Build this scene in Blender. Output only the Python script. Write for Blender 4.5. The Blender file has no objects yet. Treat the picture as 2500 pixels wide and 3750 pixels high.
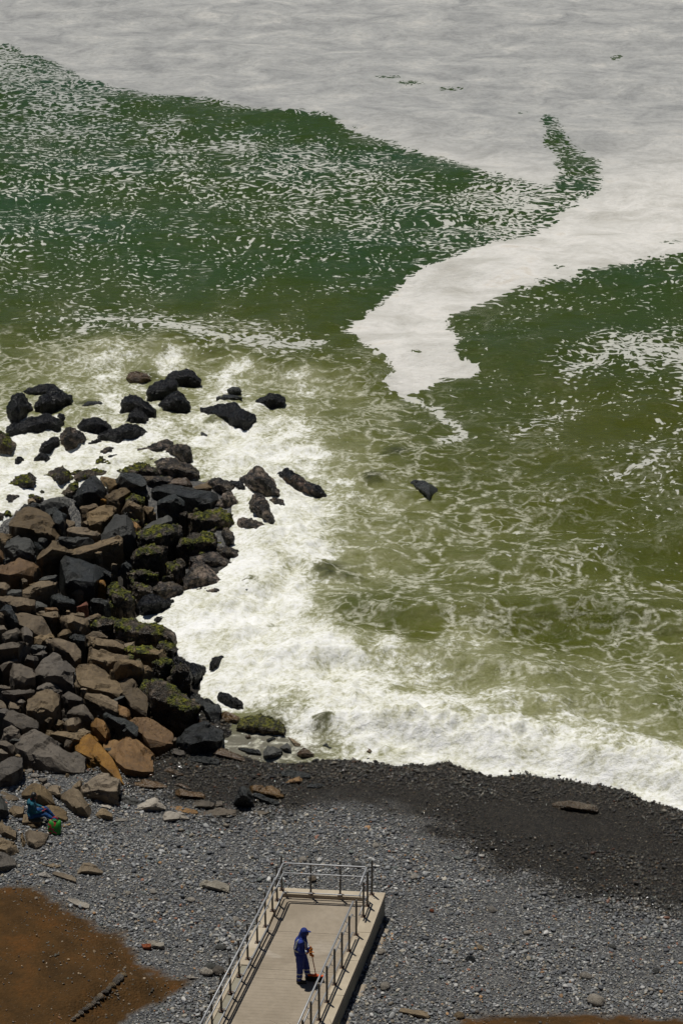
import bpy, bmesh, math, random
import numpy as np
from mathutils import Vector, Matrix

# ------------------------------------------------------------------ camera, light, exposure
SC = bpy.context.scene
COL = SC.collection
CAM_H, PITCH, LENS = 36.0, 25.0, 85.0
cam_d = bpy.data.cameras.new("camera")
cam_d.sensor_fit = 'VERTICAL'
cam_d.sensor_height = 36.0
cam_d.sensor_width = 24.0
cam_d.lens = LENS
cam_d.clip_start = 0.5
cam_d.clip_end = 12000
cam = bpy.data.objects.new("camera", cam_d)
cam.location = (0, 0, CAM_H)
cam.rotation_euler = (math.radians(90 - PITCH), 0, 0)
COL.objects.link(cam)
SC.camera = cam

SUN_FROM = Vector((-0.15, 0.22, 0.95)).normalized()
SUN_EL = math.asin(SUN_FROM.z)
world = bpy.data.worlds.new("World")
SC.world = world
world.use_nodes = True
wn = world.node_tree.nodes
wl = world.node_tree.links
wn.clear()
wo = wn.new('ShaderNodeOutputWorld')
wb = wn.new('ShaderNodeBackground')
ws = wn.new('ShaderNodeTexSky')
ws.sky_type = 'NISHITA'
ws.sun_disc = False
ws.sun_elevation = SUN_EL
ws.sun_rotation = math.atan2(SUN_FROM.x, SUN_FROM.y)
ws.altitude = 0
ws.air_density = 0.6
ws.dust_density = 0.2
ws.ozone_density = 1.0
wb.inputs['Strength'].default_value = 0.05
wl.new(ws.outputs[0], wb.inputs['Color'])
wl.new(wb.outputs[0], wo.inputs['Surface'])

sun_d = bpy.data.lights.new("sun", 'SUN')
sun_d.energy = 5.0
sun_d.angle = math.radians(0.55)
sun_d.color = (1.0, 0.965, 0.90)
sun = bpy.data.objects.new("sun", sun_d)
sun.rotation_euler = (-SUN_FROM).to_track_quat('-Z', 'Y').to_euler()
sun.location = (0, 0, 80)
COL.objects.link(sun)

vs = SC.view_settings
vs.view_transform = 'Standard'
vs.look = 'None'
vs.exposure = -0.50
vs.gamma = 1.0
vs.use_curve_mapping = False
SC.cycles.use_denoising = True
SC.cycles.max_bounces = 4
SC.cycles.diffuse_bounces = 2
SC.cycles.use_adaptive_sampling = True
SC.cycles.adaptive_threshold = 0.03
SC.cycles.glossy_bounces = 2
SC.cycles.caustics_reflective = False
SC.cycles.sample_clamp_indirect = 4.0

# ------------------------------------------------------------------ picture pixel <-> place
PW, PH = 2500.0, 3750.0
F = (PH / 2) / math.tan(math.atan(18.0 / LENS))
cp, sp = math.cos(math.radians(PITCH)), math.sin(math.radians(PITCH))

def unproj(px, py, z):
    """point at height z that the camera sees at photo pixel (px, py)"""
    u = (np.asarray(px, float) - PW / 2) / F
    v = (PH / 2 - np.asarray(py, float)) / F
    dx, dy, dz = u, cp + v * sp, -sp + v * cp
    t = (np.asarray(z, float) - CAM_H) / dz
    return dx * t, dy * t

def project(x, y, z):
    zz = z - CAM_H
    dep = y * cp - zz * sp
    up = y * sp + zz * cp
    dep = np.maximum(dep, 0.5)
    return PW / 2 + F * x / dep, PH / 2 - F * up / dep

def scale_at(x, y, z):
    return F / (y * cp - (z - CAM_H) * sp)

# ------------------------------------------------------------------ noise (numpy gradient noise)
_rs = np.random.RandomState(7)
_perm = np.concatenate([_rs.permutation(256)] * 3).astype(np.int32)
_g = _rs.normal(size=(256, 3)); _g /= np.linalg.norm(_g, axis=1)[:, None]

_a2 = _rs.uniform(0, 6.2832, 256)
_g2 = np.stack([np.cos(_a2), np.sin(_a2)], 1).astype(np.float32)
def pn2(x, y, z):
    k = int(math.floor(z * 7.0)) & 255
    x = np.asarray(x, np.float64) + z * 17.31; y = np.asarray(y, np.float64) - z * 9.73
    xi, yi = np.floor(x).astype(np.int32), np.floor(y).astype(np.int32)
    xf, yf = (x - xi).astype(np.float32), (y - yi).astype(np.float32)
    xi &= 255; yi &= 255
    u = xf * xf * xf * (xf * (xf * 6 - 15) + 10); v = yf * yf * yf * (yf * (yf * 6 - 15) + 10)
    px0 = _perm[xi]; px1 = _perm[(xi + 1) & 255]
    yj = (yi + 1) & 255
    def c(pp, yy, dx, dy):
        g = _g2[_perm[_perm[pp + yy] + k]]
        return g[..., 0] * dx + g[..., 1] * dy
    a = c(px0, yi, xf, yf); b = c(px1, yi, xf - 1, yf)
    d = c(px0, yj, xf, yf - 1); e = c(px1, yj, xf - 1, yf - 1)
    a = a + u * (b - a); d = d + u * (e - d)
    return (a + v * (d - a)) * np.float32(1.25)

def pn(x, y, z=0.0):
    if np.ndim(z) == 0: return pn2(x, y, float(z))
    x = np.asarray(x, float); y = np.asarray(y, float); z = np.broadcast_to(np.asarray(z, float), x.shape)
    xi, yi, zi = np.floor(x).astype(np.int64), np.floor(y).astype(np.int64), np.floor(z).astype(np.int64)
    xf, yf, zf = x - xi, y - yi, z - zi
    xi &= 255; yi &= 255; zi &= 255
    fade = lambda t: t * t * t * (t * (t * 6 - 15) + 10)
    u, v, w = fade(xf), fade(yf), fade(zf)
    out = 0.0
    for i in (0, 1):
        for j in (0, 1):
            for k in (0, 1):
                h = _perm[_perm[_perm[(xi + i) & 255] + ((yi + j) & 255)] + ((zi + k) & 255)]
                g = _g[h]
                d = g[..., 0] * (xf - i) + g[..., 1] * (yf - j) + g[..., 2] * (zf - k)
                out = out + d * (u if i else 1 - u) * (v if j else 1 - v) * (w if k else 1 - w)
    return out * 1.5

def fbm(x, y, z=0.0, octaves=4, gain=0.5, lac=2.03):
    s, a, f = 0.0, 1.0, 1.0
    for i in range(octaves):
        s = s + a * pn(x * f + 13.7 * i, y * f - 7.3 * i, z * f + 3.1 * i)
        a *= gain; f *= lac
    return s

def sstep(a, b, t):
    t = np.clip((np.asarray(t, float) - a) / (b - a), 0, 1)
    return t * t * (3 - 2 * t)

def poly_sd(px, py, poly):
    """signed distance to a closed polygon, positive inside"""
    px = np.asarray(px, float); py = np.asarray(py, float)
    P = np.asarray(poly, float)
    d2 = np.full(px.shape, 1e18)
    inside = np.zeros(px.shape, bool)
    n = len(P)
    for i in range(n):
        ax, ay = P[i]; bx, by = P[(i + 1) % n]
        ex, ey = bx - ax, by - ay
        t = np.clip(((px - ax) * ex + (py - ay) * ey) / (ex * ex + ey * ey + 1e-12), 0, 1)
        d2 = np.minimum(d2, (px - ax - ex * t) ** 2 + (py - ay - ey * t) ** 2)
        if by != ay:
            c = ((ay > py) != (by > py)) & (px < ex * (py - ay) / (by - ay) + ax)
            inside ^= c
    d = np.sqrt(d2)
    return np.where(inside, d, -d)

def line_dist(px, py, pts):
    P = np.asarray(pts, float)
    d2 = np.full(np.shape(px), 1e18)
    for i in range(len(P) - 1):
        ax, ay = P[i]; ex, ey = P[i + 1] - P[i]
        t = np.clip(((px - ax) * ex + (py - ay) * ey) / (ex * ex + ey * ey + 1e-12), 0, 1)
        d2 = np.minimum(d2, (px - ax - ex * t) ** 2 + (py - ay - ey * t) ** 2)
    return np.sqrt(d2)

# ------------------------------------------------------------------ scene helpers
def tag(o, label=None, cat=None, group=None, kind=None):
    if label: o['label'] = label
    if cat: o['category'] = cat
    if group: o['group'] = group
    if kind: o['kind'] = kind
    return o

def link(name, me, parent=None, loc=None):
    o = bpy.data.objects.new(name, me)
    COL.objects.link(o)
    if loc is not None: o.location = loc
    if parent is not None: o.parent = parent
    return o

def empty(name, loc=(0, 0, 0), rz=0.0):
    o = bpy.data.objects.new(name, None)
    COL.objects.link(o)
    o.location = loc
    o.rotation_euler = (0, 0, rz)
    o.empty_display_size = 0.1
    return o

def mesh_of(name, verts, faces, mat=None, smooth=False):
    me = bpy.data.meshes.new(name)
    me.from_pydata([tuple(v) for v in verts], [], [tuple(f) for f in faces])
    me.update()
    if mat is not None: me.materials.append(mat)
    if smooth: me.polygons.foreach_set('use_smooth', [True] * len(me.polygons))
    return me

def grid_mesh(name, X, Y, Z, mat, attrs):
    r, c = X.shape
    me = bpy.data.meshes.new(name)
    n = r * c
    co = np.stack([X, Y, Z], -1).reshape(-1, 3).astype(np.float32)
    idx = np.arange(n).reshape(r, c)
    q = np.stack([idx[:-1, :-1], idx[:-1, 1:], idx[1:, 1:], idx[1:, :-1]], -1).reshape(-1, 4)
    me.vertices.add(n); me.vertices.foreach_set('co', co.ravel())
    me.loops.add(q.size); me.loops.foreach_set('vertex_index', q.ravel().astype(np.int32))
    me.polygons.add(len(q))
    me.polygons.foreach_set('loop_start', (np.arange(len(q)) * 4).astype(np.int32))
    me.update(calc_edges=True)
    me.polygons.foreach_set('use_smooth', np.ones(len(q), bool))
    for k, v in attrs.items():
        a = me.attributes.new(k, 'FLOAT', 'POINT')
        a.data.foreach_set('value', np.ascontiguousarray(v, dtype=np.float32).ravel())
    me.materials.append(mat)
    me.validate()
    return me

class NT:
    """small helper to write node trees"""
    def __init__(s, name):
        s.mat = bpy.data.materials.new(name)
        s.mat.use_nodes = True
        s.t = s.mat.node_tree
        s.t.nodes.clear()
        s.out = s.t.nodes.new('ShaderNodeOutputMaterial')
        s.p = s.t.nodes.new('ShaderNodeBsdfPrincipled')
        s.t.links.new(s.p.outputs[0], s.out.inputs[0])
    def n(s, typ, **kw):
        nd = s.t.nodes.new(typ)
        for k, v in kw.items():
            setattr(nd, k, v)
        return nd
    def put(s, sock, v):
        if hasattr(v, 'is_linked') or isinstance(v, bpy.types.NodeSocket):
            s.t.links.new(v, sock)
        elif v is not None:
            sock.default_value = v if not (isinstance(v, tuple) and len(v) == 3 and sock.type == 'RGBA') else (*v, 1.0)
    def math(s, op, a, b=None, c=None, clamp=False):
        nd = s.n('ShaderNodeMath', operation=op, use_clamp=clamp)
        for i, v in enumerate((a, b, c)):
            if v is not None: s.put(nd.inputs[i], v)
        return nd.outputs[0]
    def vmath(s, op, a, b=None, scale=None):
        nd = s.n('ShaderNodeVectorMath', operation=op)
        s.put(nd.inputs[0], a)
        if b is not None: s.put(nd.inputs[1], b)
        if scale is not None: s.put(nd.inputs['Scale'], scale)
        return nd.outputs[0]
    def noise(s, vec, scale, detail=4, rough=0.55, dist=0.0, typ='FBM', out=0):
        nd = s.n('ShaderNodeTexNoise', noise_type=typ)
        s.put(nd.inputs['Vector'], vec)
        nd.inputs['Scale'].default_value = scale
        nd.inputs['Detail'].default_value = detail
        nd.inputs['Roughness'].default_value = rough
        nd.inputs['Distortion'].default_value = dist
        return nd.outputs[out]
    def voro(s, vec, scale, feature='F1', out=0, rand=1.0):
        nd = s.n('ShaderNodeTexVoronoi', feature=feature)
        s.put(nd.inputs['Vector'], vec)
        nd.inputs['Scale'].default_value = scale
        nd.inputs['Randomness'].default_value = rand
        return nd.outputs[out]
    def smooth(s, v, a, b):
        nd = s.n('ShaderNodeMapRange', interpolation_type='SMOOTHSTEP', clamp=True)
        s.put(nd.inputs['Value'], v)
        s.put(nd.inputs['From Min'], a); s.put(nd.inputs['From Max'], b)
        return nd.outputs[0]
    def lin(s, v, a, b, c, d):
        nd = s.n('ShaderNodeMapRange', clamp=True)
        s.put(nd.inputs['Value'], v)
        for k, x in (('From Min', a), ('From Max', b), ('To Min', c), ('To Max', d)):
            s.put(nd.inputs[k], x)
        return nd.outputs[0]
    def mix(s, fac, a, b, blend='MIX'):
        nd = s.n('ShaderNodeMix', data_type='RGBA', blend_type=blend)
        s.put(nd.inputs[0], fac); s.put(nd.inputs[6], a); s.put(nd.inputs[7], b)
        return nd.outputs[2]
    def ramp(s, v, stops, interp='LINEAR'):
        nd = s.n('ShaderNodeValToRGB')
        nd.color_ramp.interpolation = interp
        e = nd.color_ramp.elements
        while len(e) > 1: e.remove(e[-1])
        e[0].position = stops[0][0]; e[0].color = (*stops[0][1], 1)
        for p_, c_ in stops[1:]:
            k = e.new(p_); k.color = (*c_, 1)
        s.put(nd.inputs[0], v)
        return nd.outputs[0]
    def attr(s, name, typ='GEOMETRY', out='Fac'):
        nd = s.n('ShaderNodeAttribute', attribute_name=name, attribute_type=typ)
        return nd.outputs[out]
    def pos(s):
        return s.n('ShaderNodeNewGeometry').outputs['Position']
    def obj(s):
        return s.n('ShaderNodeTexCoord').outputs['Object']
    def rnd(s):
        return s.n('ShaderNodeObjectInfo').outputs['Random']
    def bump(s, h, strength=0.5, dist=0.02, normal=None):
        nd = s.n('ShaderNodeBump')
        nd.inputs['Strength'].default_value = strength
        nd.inputs['Distance'].default_value = dist
        s.put(nd.inputs['Height'], h)
        if normal is not None: s.put(nd.inputs['Normal'], normal)
        return nd.outputs[0]
    def fin(s, color=None, rough=None, normal=None, spec=None, metal=None, ior=None):
        if color is not None: s.put(s.p.inputs['Base Color'], color)
        if rough is not None: s.put(s.p.inputs['Roughness'], rough)
        if normal is not None: s.put(s.p.inputs['Normal'], normal)
        if spec is not None: s.put(s.p.inputs['Specular IOR Level'], spec)
        if metal is not None: s.put(s.p.inputs['Metallic'], metal)
        if ior is not None: s.put(s.p.inputs['IOR'], ior)
        return s.mat
# ------------------------------------------------------------------ shoreline, ground height
SHORE_PX = [(-1500, 1990), (-500, 1960), (0, 1930), (90, 1850), (260, 1810), (430, 1790), (500, 1750), (640, 1745), (770, 1770),
            (850, 1830), (830, 1950), (840, 2050), (800, 2100), (650, 2180), (540, 2240), (500, 2270), (620, 2320), (650, 2400),
            (740, 2470), (720, 2540), (830, 2620), (840, 2690), (790, 2720), (840, 2760), (960, 2790), (1060, 2800), (1180, 2782), (1330, 2792), (1450, 2806),
            (1560, 2800), (1640, 2790), (1700, 2818), (1800, 2845), (1920, 2830), (2060, 2860), (2240, 2885), (2380, 2935), (2500, 2972), (3000, 3040),
            (4500, 3150)]
_sx, _sy = unproj([p[0] for p in SHORE_PX], [p[1] for p in SHORE_PX], 0.0)
SHORE = list(zip(_sx, _sy))
LAND_POLY = SHORE + [(400, 40), (400, -200), (-400, -200), (-400, SHORE[0][1])]

def shore_d(x, y):
    return poly_sd(x, y, LAND_POLY)

def q2p(pts):          # 1568-wide view of the photograph -> photo pixels
    return [(a * 1.5944, b * 1.5944) for a, b in pts]

DIRT_PX = [(-900, 3260), (-200, 3232), (60, 3236), (110, 3233), (165, 3252), (240, 3300), (330, 3372), (420, 3412), (475, 3470), (530, 3545),
           (600, 3575), (690, 3588), (640, 3630), (570, 3675), (470, 3730), (420, 3800), (380, 4300), (-900, 4300)]
DIRT2_PX = [(1690, 3735), (1820, 3716), (1990, 3706), (2150, 3692), (2220, 3708), (2360, 3705), (2700, 3740), (3200, 3745), (3200, 4300), (1600, 4300)]
def _flat(poly, z):
    a, b = unproj([p[0] for p in poly], [p[1] for p in poly], z)
    return list(zip(a, b))
DIRT = _flat(DIRT_PX, 1.05)
DIRT2 = _flat(DIRT2_PX, 1.15)
WET_PX = [(-400, 2700), (0, 2720), (200, 2780), (330, 2800), (480, 2890), (640, 2960), (760, 2985), (900, 2985), (1100, 2960), (1250, 2935), (1400, 2950), (1530, 3010),
          (1660, 3110), (1830, 3220), (2070, 3310), (2300, 3370), (2500, 3400), (3200, 3480), (3200, 2000), (-400, 2000)]
WET = _flat(WET_PX, 0.45)

def ground(x, y, d=None):
    x = np.asarray(x, float); y = np.asarray(y, float)
    if d is None: d = shore_d(x, y)
    z = np.where(d > 0, 0.115 * d - 0.0022 * np.clip(d, 0, 16) ** 2, 0.16 * d)
    z = np.maximum(z, -3.0)
    z = np.where(d > 16, 0.115 * 16 - 0.0022 * 256 + 0.02 * (d - 16), z)
    z = z + 0.07 * pn(x * 0.35, y * 0.35, 3.3) * sstep(1, 4, d) + 0.02 * pn(x * 1.3, y * 1.3, 1.3) * sstep(0.5, 3, d)
    # dirt banks
    s1 = poly_sd(x, y, DIRT); s2 = poly_sd(x, y, DIRT2)
    z = z + 0.42 * sstep(-0.05, 1.3, s1 + 0.15 * pn(x * 1.7, y * 1.7, 9)) * (1 + 0.25 * pn(x * 0.6, y * 0.6, 4)) * (s1 > -0.6)
    z = z + 0.25 * sstep(-0.05, 0.9, s2 + 0.15 * pn(x * 1.7, y * 1.7, 9)) * (s2 > -0.6)
    # the bed sinks between the boulders of the pile
    # the bank below the camera rises towards the road
    z = z + 7.0 * sstep(44.5, 30.0, y) * (y < 44.5)
    return z

PILE_W = _flat(q2p([(-150, 1240), (-60, 1210), (60, 1160), (150, 1135), (280, 1105), (440, 1105), (490, 1140), (490, 1200), (470, 1290), (390, 1390), (330, 1420), (380, 1475), (420, 1560), (480, 1640), (470, 1680),
            (380, 1730), (300, 1760), (200, 1780), (100, 1790), (-60, 1800), (-150, 1790)]), 0.4)

def ground1(px, py):
    """ground point seen at a photo pixel"""
    z = 0.5
    for _ in range(7):
        x, y = unproj(px, py, z)
        z = max(float(ground(np.array([x]), np.array([y]))[0]), 0.0)
    return float(x), float(y), z

def axis(lo, hi, step, outer, growth=1.35):
    core = list(np.arange(lo, hi + 1e-6, step))
    a, st = [], step
    v = lo
    while v > -outer:
        st *= growth; v -= st; a.append(v)
    b, st = [], step
    v = hi
    while v < outer:
        st *= growth; v += st; b.append(v)
    return np.array(a[::-1] + core + b)

# --- shingle ground material
m = NT("shingle_ground")
P = m.pos()
wet = m.attr('wet'); dirt = m.attr('dirt')
vc = m.voro(P, 16.0, out=1)
vd = m.voro(P, 16.0, out=0)
vc2 = m.voro(P, 34.0, out=1)
g1 = m.n('ShaderNodeRGBToBW'); m.put(g1.inputs[0], vc)
g2 = m.n('ShaderNodeRGBToBW'); m.put(g2.inputs[0], vc2)
tone = m.math('ADD', m.math('MULTIPLY', g1.outputs[0], 0.6), m.math('MULTIPLY', g2.outputs[0], 0.4))
dry = m.ramp(tone, [(0.15, (0.022, 0.023, 0.025)), (0.45, (0.06, 0.06, 0.06)), (0.62, (0.11, 0.107, 0.098)), (0.85, (0.22, 0.21, 0.19))])
wetc = m.ramp(tone, [(0.2, (0.007, 0.0065, 0.0055)), (0.55, (0.020, 0.017, 0.013)), (0.85, (0.045, 0.038, 0.027))])
col = m.mix(wet, dry, wetc)
dn = m.noise(P, 1.1, 6, 0.6)
dn2 = m.noise(P, 9.0, 4, 0.6)
dcol = m.ramp(dn, [(0.3, (0.042, 0.023, 0.008)), (0.5, (0.074, 0.038, 0.012)), (0.68, (0.105, 0.046, 0.012))])
dcol = m.mix(m.math('MULTIPLY', m.smooth(dn2, 0.35, 0.8), 0.55), dcol, (0.034, 0.021, 0.008))
dcol = m.mix(m.smooth(m.noise(P, 24.0, 2, 0.5), 0.62, 0.75), dcol, (0.09, 0.062, 0.034))
col = m.mix(dirt, col, dcol)
rough = m.math('SUBTRACT', 0.85, m.math('MULTIPLY', wet, 0.25))
hgt = m.math('ADD', m.math('MULTIPLY', vd, -1.0), m.math('MULTIPLY', dn2, 0.8))
nrm = m.bump(hgt, 0.9, 0.03)
nrm = m.bump(m.noise(P, 55.0, 3, 0.6), 0.4, 0.012, nrm)
M_GROUND = m.fin(col, rough, nrm, m.math('MULTIPLY', m.lin(dirt, 0, 1, 0.5, 0.1), m.lin(wet, 0, 1, 1.0, 0.35)))

gx = axis(-20, 20, 0.16, 3000, 1.4)
gy = axis(42, 76, 0.16, 600, 1.4)
gy = gy[gy > -350]
GX, GY = np.meshgrid(gx, gy)
GD = shore_d(GX, GY)
GZ = ground(GX, GY, GD) - 0.85 * sstep(0.0, 0.9, poly_sd(GX, GY, PILE_W))
s1 = poly_sd(GX, GY, DIRT) + 0.38 * fbm(GX * 1.5, GY * 1.5, 2.0, 4)
s2 = poly_sd(GX, GY, DIRT2) + 0.2 * fbm(GX * 1.5, GY * 1.5, 2.0, 4)
dirt_a = np.clip(np.maximum(sstep(-0.06, 0.10, s1), sstep(-0.05, 0.08, s2)), 0, 1)
dirt_a = np.maximum(dirt_a, sstep(45.0, 43.0, GY))
wet_a = sstep(-0.9, 1.0, poly_sd(GX, GY, WET) + 0.8 * fbm(GX * 0.9, GY * 0.9, 5.0, 4))
dirt_relief = (0.05 * fbm(GX * 1.6, GY * 1.6, 8.0, 4) + 0.03 * np.abs(fbm(GX * 3.0, GY * 3.0, 9.0, 2))) * dirt_a
me = grid_mesh("beach", GX, GY, GZ + dirt_relief, M_GROUND, {'wet': wet_a * (1 - dirt_a), 'dirt': dirt_a})
beach = tag(link("beach", me), "grey shingle beach with dark wet strip and brown dirt bank", "beach", kind='structure')
# ------------------------------------------------------------------ the sea
FOAM = q2p([(-500, 40), (0, 96), (120, 138), (240, 196), (330, 213), (420, 223), (500, 232), (560, 246), (640, 256), (700, 262), (760, 274), (800, 290), (870, 313),
        (960, 338), (1010, 360), (1060, 388), (1100, 425), (1160, 445), (1230, 470), (1262, 492), (1190, 520), (1130, 555), (1050, 590), (990, 618), (920, 655), (870, 700),
        (830, 735), (796, 762), (850, 800), (885, 826), (908, 850), (897, 880), (925, 905), (960, 890), (1010, 872), (1092, 852), (1042, 822), (1048, 790),
        (1018, 732), (1050, 712), (1100, 688), (1180, 658), (1280, 642), (1400, 612), (1500, 602), (1568, 587), (2000, 520), (3600, -500),
        (3600, -1400), (-2600, -1400), (-2600, -200)])
HOLE = q2p([(1250, 268), (1285, 290), (1300, 315), (1345, 335), (1375, 370), (1390, 405), (1372, 445), (1330, 468), (1290, 472), (1268, 440), (1285, 395),
        (1265, 350), (1252, 310)])
# tail of the foam tongue running down from its tip
TAIL = q2p([(905, 890), (950, 915), (1010, 940), (1015, 965), (1050, 978), (1065, 1000), (1015, 1015)])
# lace, white water, milkiness read off the photograph (1568-wide view)
CP = """
0 150 .64 0 0|120 170 .64 0 0|60 260 .57 0 0|0 350 .45 0 0|200 230 .6 0 0|200 300 .52 0 0|350 240 .3 0 0|450 248 .2 0 0|550 268 .28 0 0|400 300 .56 0 0
550 330 .6 0 0|620 280 .3 0 0|700 290 .22 0 0|700 350 .62 0 0|800 315 .35 0 0|850 380 .6 0 0|950 365 .28 0 0|1040 410 .25 0 0|950 430 .54 0 0|1100 465 .62 0 0|1180 480 .7 0 0
1050 510 .55 0 0|1150 520 .64 0 0|1000 590 .5 0 0|950 640 .35 0 0|880 680 .24 0 0|800 730 .18 0 0|0 430 .45 0 0|150 400 .47 0 0|300 400 .46 0 0|500 420 .5 0 0
700 440 .55 0 0|850 500 .5 0 0|100 500 .42 0 0|300 520 .36 0 0|500 520 .4 0 0|700 550 .42 0 0|850 600 .35 0 0|0 600 .42 0 0|150 600 .42 0 0|350 620 .38 0 0
550 640 .34 0 0|700 650 .26 0 0|60 680 .36 0 0|250 690 .3 0 0|450 700 .18 0 0|600 710 .15 0 0|730 750 .15 0 0|0 740 .15 0 0
220 745 .5 0 .1|330 745 .58 0 .1|450 775 .66 .1 .2|520 790 .8 .2 .2|600 800 .78 .1 .2|680 800 .5 0 .2|770 780 .3 0 .1|100 760 .35 0 .1
0 800 .3 .32 .4|100 820 .35 .5 .55|250 820 .4 .72 .75|400 830 .4 .76 .8|550 850 .4 .78 .8|700 880 .35 .68 .7|800 900 .3 .45 .7|860 870 .2 .1 .4|0 880 .3 .52 .6
150 870 .4 .64 .7|250 900 .3 .72 .8|500 900 .3 .72 .9|850 960 .3 .45 .6|650 960 .3 .78 .9|500 960 .3 .82 .9|50 1040 .3 .93 1|250 1030 .3 .95 1|550 1020 .3 .95 1
700 1040 .3 .8 .9|820 1030 .3 .52 .7|30 1120 .3 .98 1|600 1060 .3 .9 1|760 1120 .3 .7 .9|680 1180 .3 .98 1|850 1170 .3 .55 .8|560 1290 .3 .97 1|700 1270 .3 .88 1
850 1260 .3 .55 .8|780 1350 .3 .6 .8|650 1370 .3 .95 1|500 1380 .3 1 1|480 1440 .3 1 1|600 1480 .3 1 1|720 1460 .3 .88 1|560 1560 .3 1 1|700 1560 .3 .92 1
850 1500 .3 .62 .9|950 1540 .3 .75 1|800 1620 .3 .95 1|950 1660 .3 .93 1|1100 1650 .3 .72 1|1200 1640 .3 .6 1|1150 1720 .3 1 1|1000 1730 .3 1 1|1300 1770 .3 .96 1
1450 1810 .3 1 1|1560 1835 .3 1 1|1300 1700 .3 .72 1|1450 1740 .3 .78 1|1560 1770 .3 .82 1|700 1690 .4 .75 .6|620 1720 .5 .4 .35|560 1700 .5 .35 .35
1000 960 .3 .15 .25|900 1000 .3 .3 .5|950 1050 .25 .25 .4|1100 900 .18 0 .1|1100 980 .25 .05 .2|1200 850 .15 0 .05|1150 760 .25 0 0|1080 720 .3 0 0
1200 700 .33 0 0|1300 680 .3 0 0|1400 660 .3 0 0|1500 620 .42 0 0|1550 600 .45 0 0|1300 760 .18 0 0|1450 720 .24 0 0|1550 700 .2 0 0|1400 800 .58 0 0
1480 810 .76 0 0|1560 820 .68 0 0|1350 830 .55 0 0|1250 890 .34 .05 .1|1150 880 .28 .05 .1|1400 880 .28 0 0|1500 870 .4 0 0|1550 900 .42 0 0|1300 940 .36 .05 .1
1230 980 .38 .1 .1|1350 1000 .18 0 .05|1450 980 .15 0 0|1560 980 .42 0 0|1540 1060 .48 .1 .1|1430 1100 .4 .1 .1|1300 1080 .22 .05 .1|1150 1060 .28 .12 .2
1050 1080 .22 .12 .25|1200 1150 .32 .2 .3|1100 1200 .34 .32 .5|1350 1180 .26 .1 .15|1500 1180 .3 .05 .1|1450 1260 .25 .05 .15|1560 1300 .22 0 .1|950 1200 .3 .45 .7
1000 1280 .35 .38 .6|1150 1300 .38 .33 .5|1300 1270 .4 .25 .4|1000 1370 .35 .35 .6|1200 1380 .42 .35 .5|1400 1380 .5 .38 .4|1520 1390 .42 .32 .4
850 1430 .3 .25 .5|1000 1440 .3 .28 .6|1200 1450 .25 .15 .4|1350 1440 .22 .15 .3|1480 1490 .48 .42 .4|1050 1490 .3 .58 .8|1200 1540 .4 .5 .9
900 1445 .12 .1 .3|820 1420 .12 .15 .35|960 1470 .15 .15 .4|700 1500 .3 .97 1|780 1505 .3 .92 1|880 1508 .3 .85 1|1290 1460 .1 .08 .2|1230 1430 .12 .1 .25|1400 1430 .1 .1 .2|1100 1500 .3 .65 .9|1100 1440 .3 .4 .5
1350 1530 .45 .5 .7|1500 1560 .5 .48 .6|1400 1620 .4 .46 .9|1540 1640 .4 .36 .6|1500 1690 .3 .45 .9
"""
CPA = np.array([[float(t) for t in s.split()] for s in CP.replace('\n', '|').split('|') if s.strip()])
CPA[:, :2] *= 1.5944

def idw(px, py):
    """inverse-distance blend of the readings"""
    px = px.astype(np.float32); py = py.astype(np.float32)
    n0 = np.zeros_like(px); n1 = np.zeros_like(px); n2 = np.zeros_like(px); den = np.zeros_like(px)
    for r in CPA.astype(np.float32):
        w = (px - r[0]) ** 2 + ((py - r[1]) * np.float32(1.5)) ** 2 + np.float32(900.0)
        w = np.float32(1e9) / (w * np.sqrt(w))
        n0 += w * r[2]; n1 += w * r[3]; n2 += w * r[4]; den += w
    return np.stack([n0 / den, n1 / den, n2 / den], -1).astype(np.float64)

rows = [54.0]
st = 0.085
while rows[-1] < 185:
    rows.append(rows[-1] + st); st *= 1.0017
while rows[-1] < 9000:
    st *= 1.3; rows.append(rows[-1] + st)
rows = np.array(rows)
nc = 430
t = np.linspace(-1, 1, nc)
half = 0.235 * np.clip(rows, 0, 220)
SX = t[None, :] * half[:, None]
ext = [1.1, 1.3, 1.8, 3, 6, 15, 60]
SX = np.concatenate([-np.array(ext)[::-1][None, :] * half[:, None], SX, np.array(ext)[None, :] * half[:, None]], 1)
SY = np.repeat(rows[:, None], SX.shape[1], 1)
near = SY < 190
PXs, PYs = project(SX, SY, 0.0)
jx = 26 * fbm(SX * 0.35, SY * 0.35, 1.0, 4); jy = 16 * fbm(SX * 0.35, SY * 0.35, 6.0, 4)
vals = idw(PXs, PYs)
lace, white, milk = vals[..., 0], vals[..., 1], vals[..., 2]
white = white - 0.05 * white * (1 - white) * 2 + 0.05 * fbm(SX * 0.25, SY * 0.25, 61.0, 3) * sstep(.1, .5, white)
sdf = poly_sd(PXs + jx * 0.7, PYs + jy * 0.7, FOAM) + 9 * fbm(SX * 1.6, SY * 1.6, 27.0, 3)
soft = np.exp(-(((PXs - 1880) / 260) ** 2 + ((PYs - 730) / 130) ** 2))
sheet = sstep(-46 - 50 * soft, 22 + 130 * soft, sdf + 10 * fbm(SX * 0.5, SY * 0.5, 71.0, 3))
hole = sstep(-42, 38, poly_sd(PXs + jx * 1.3, PYs + jy * 1.3, HOLE))
sheet = sheet * (1 - 0.52 * hole)
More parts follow.
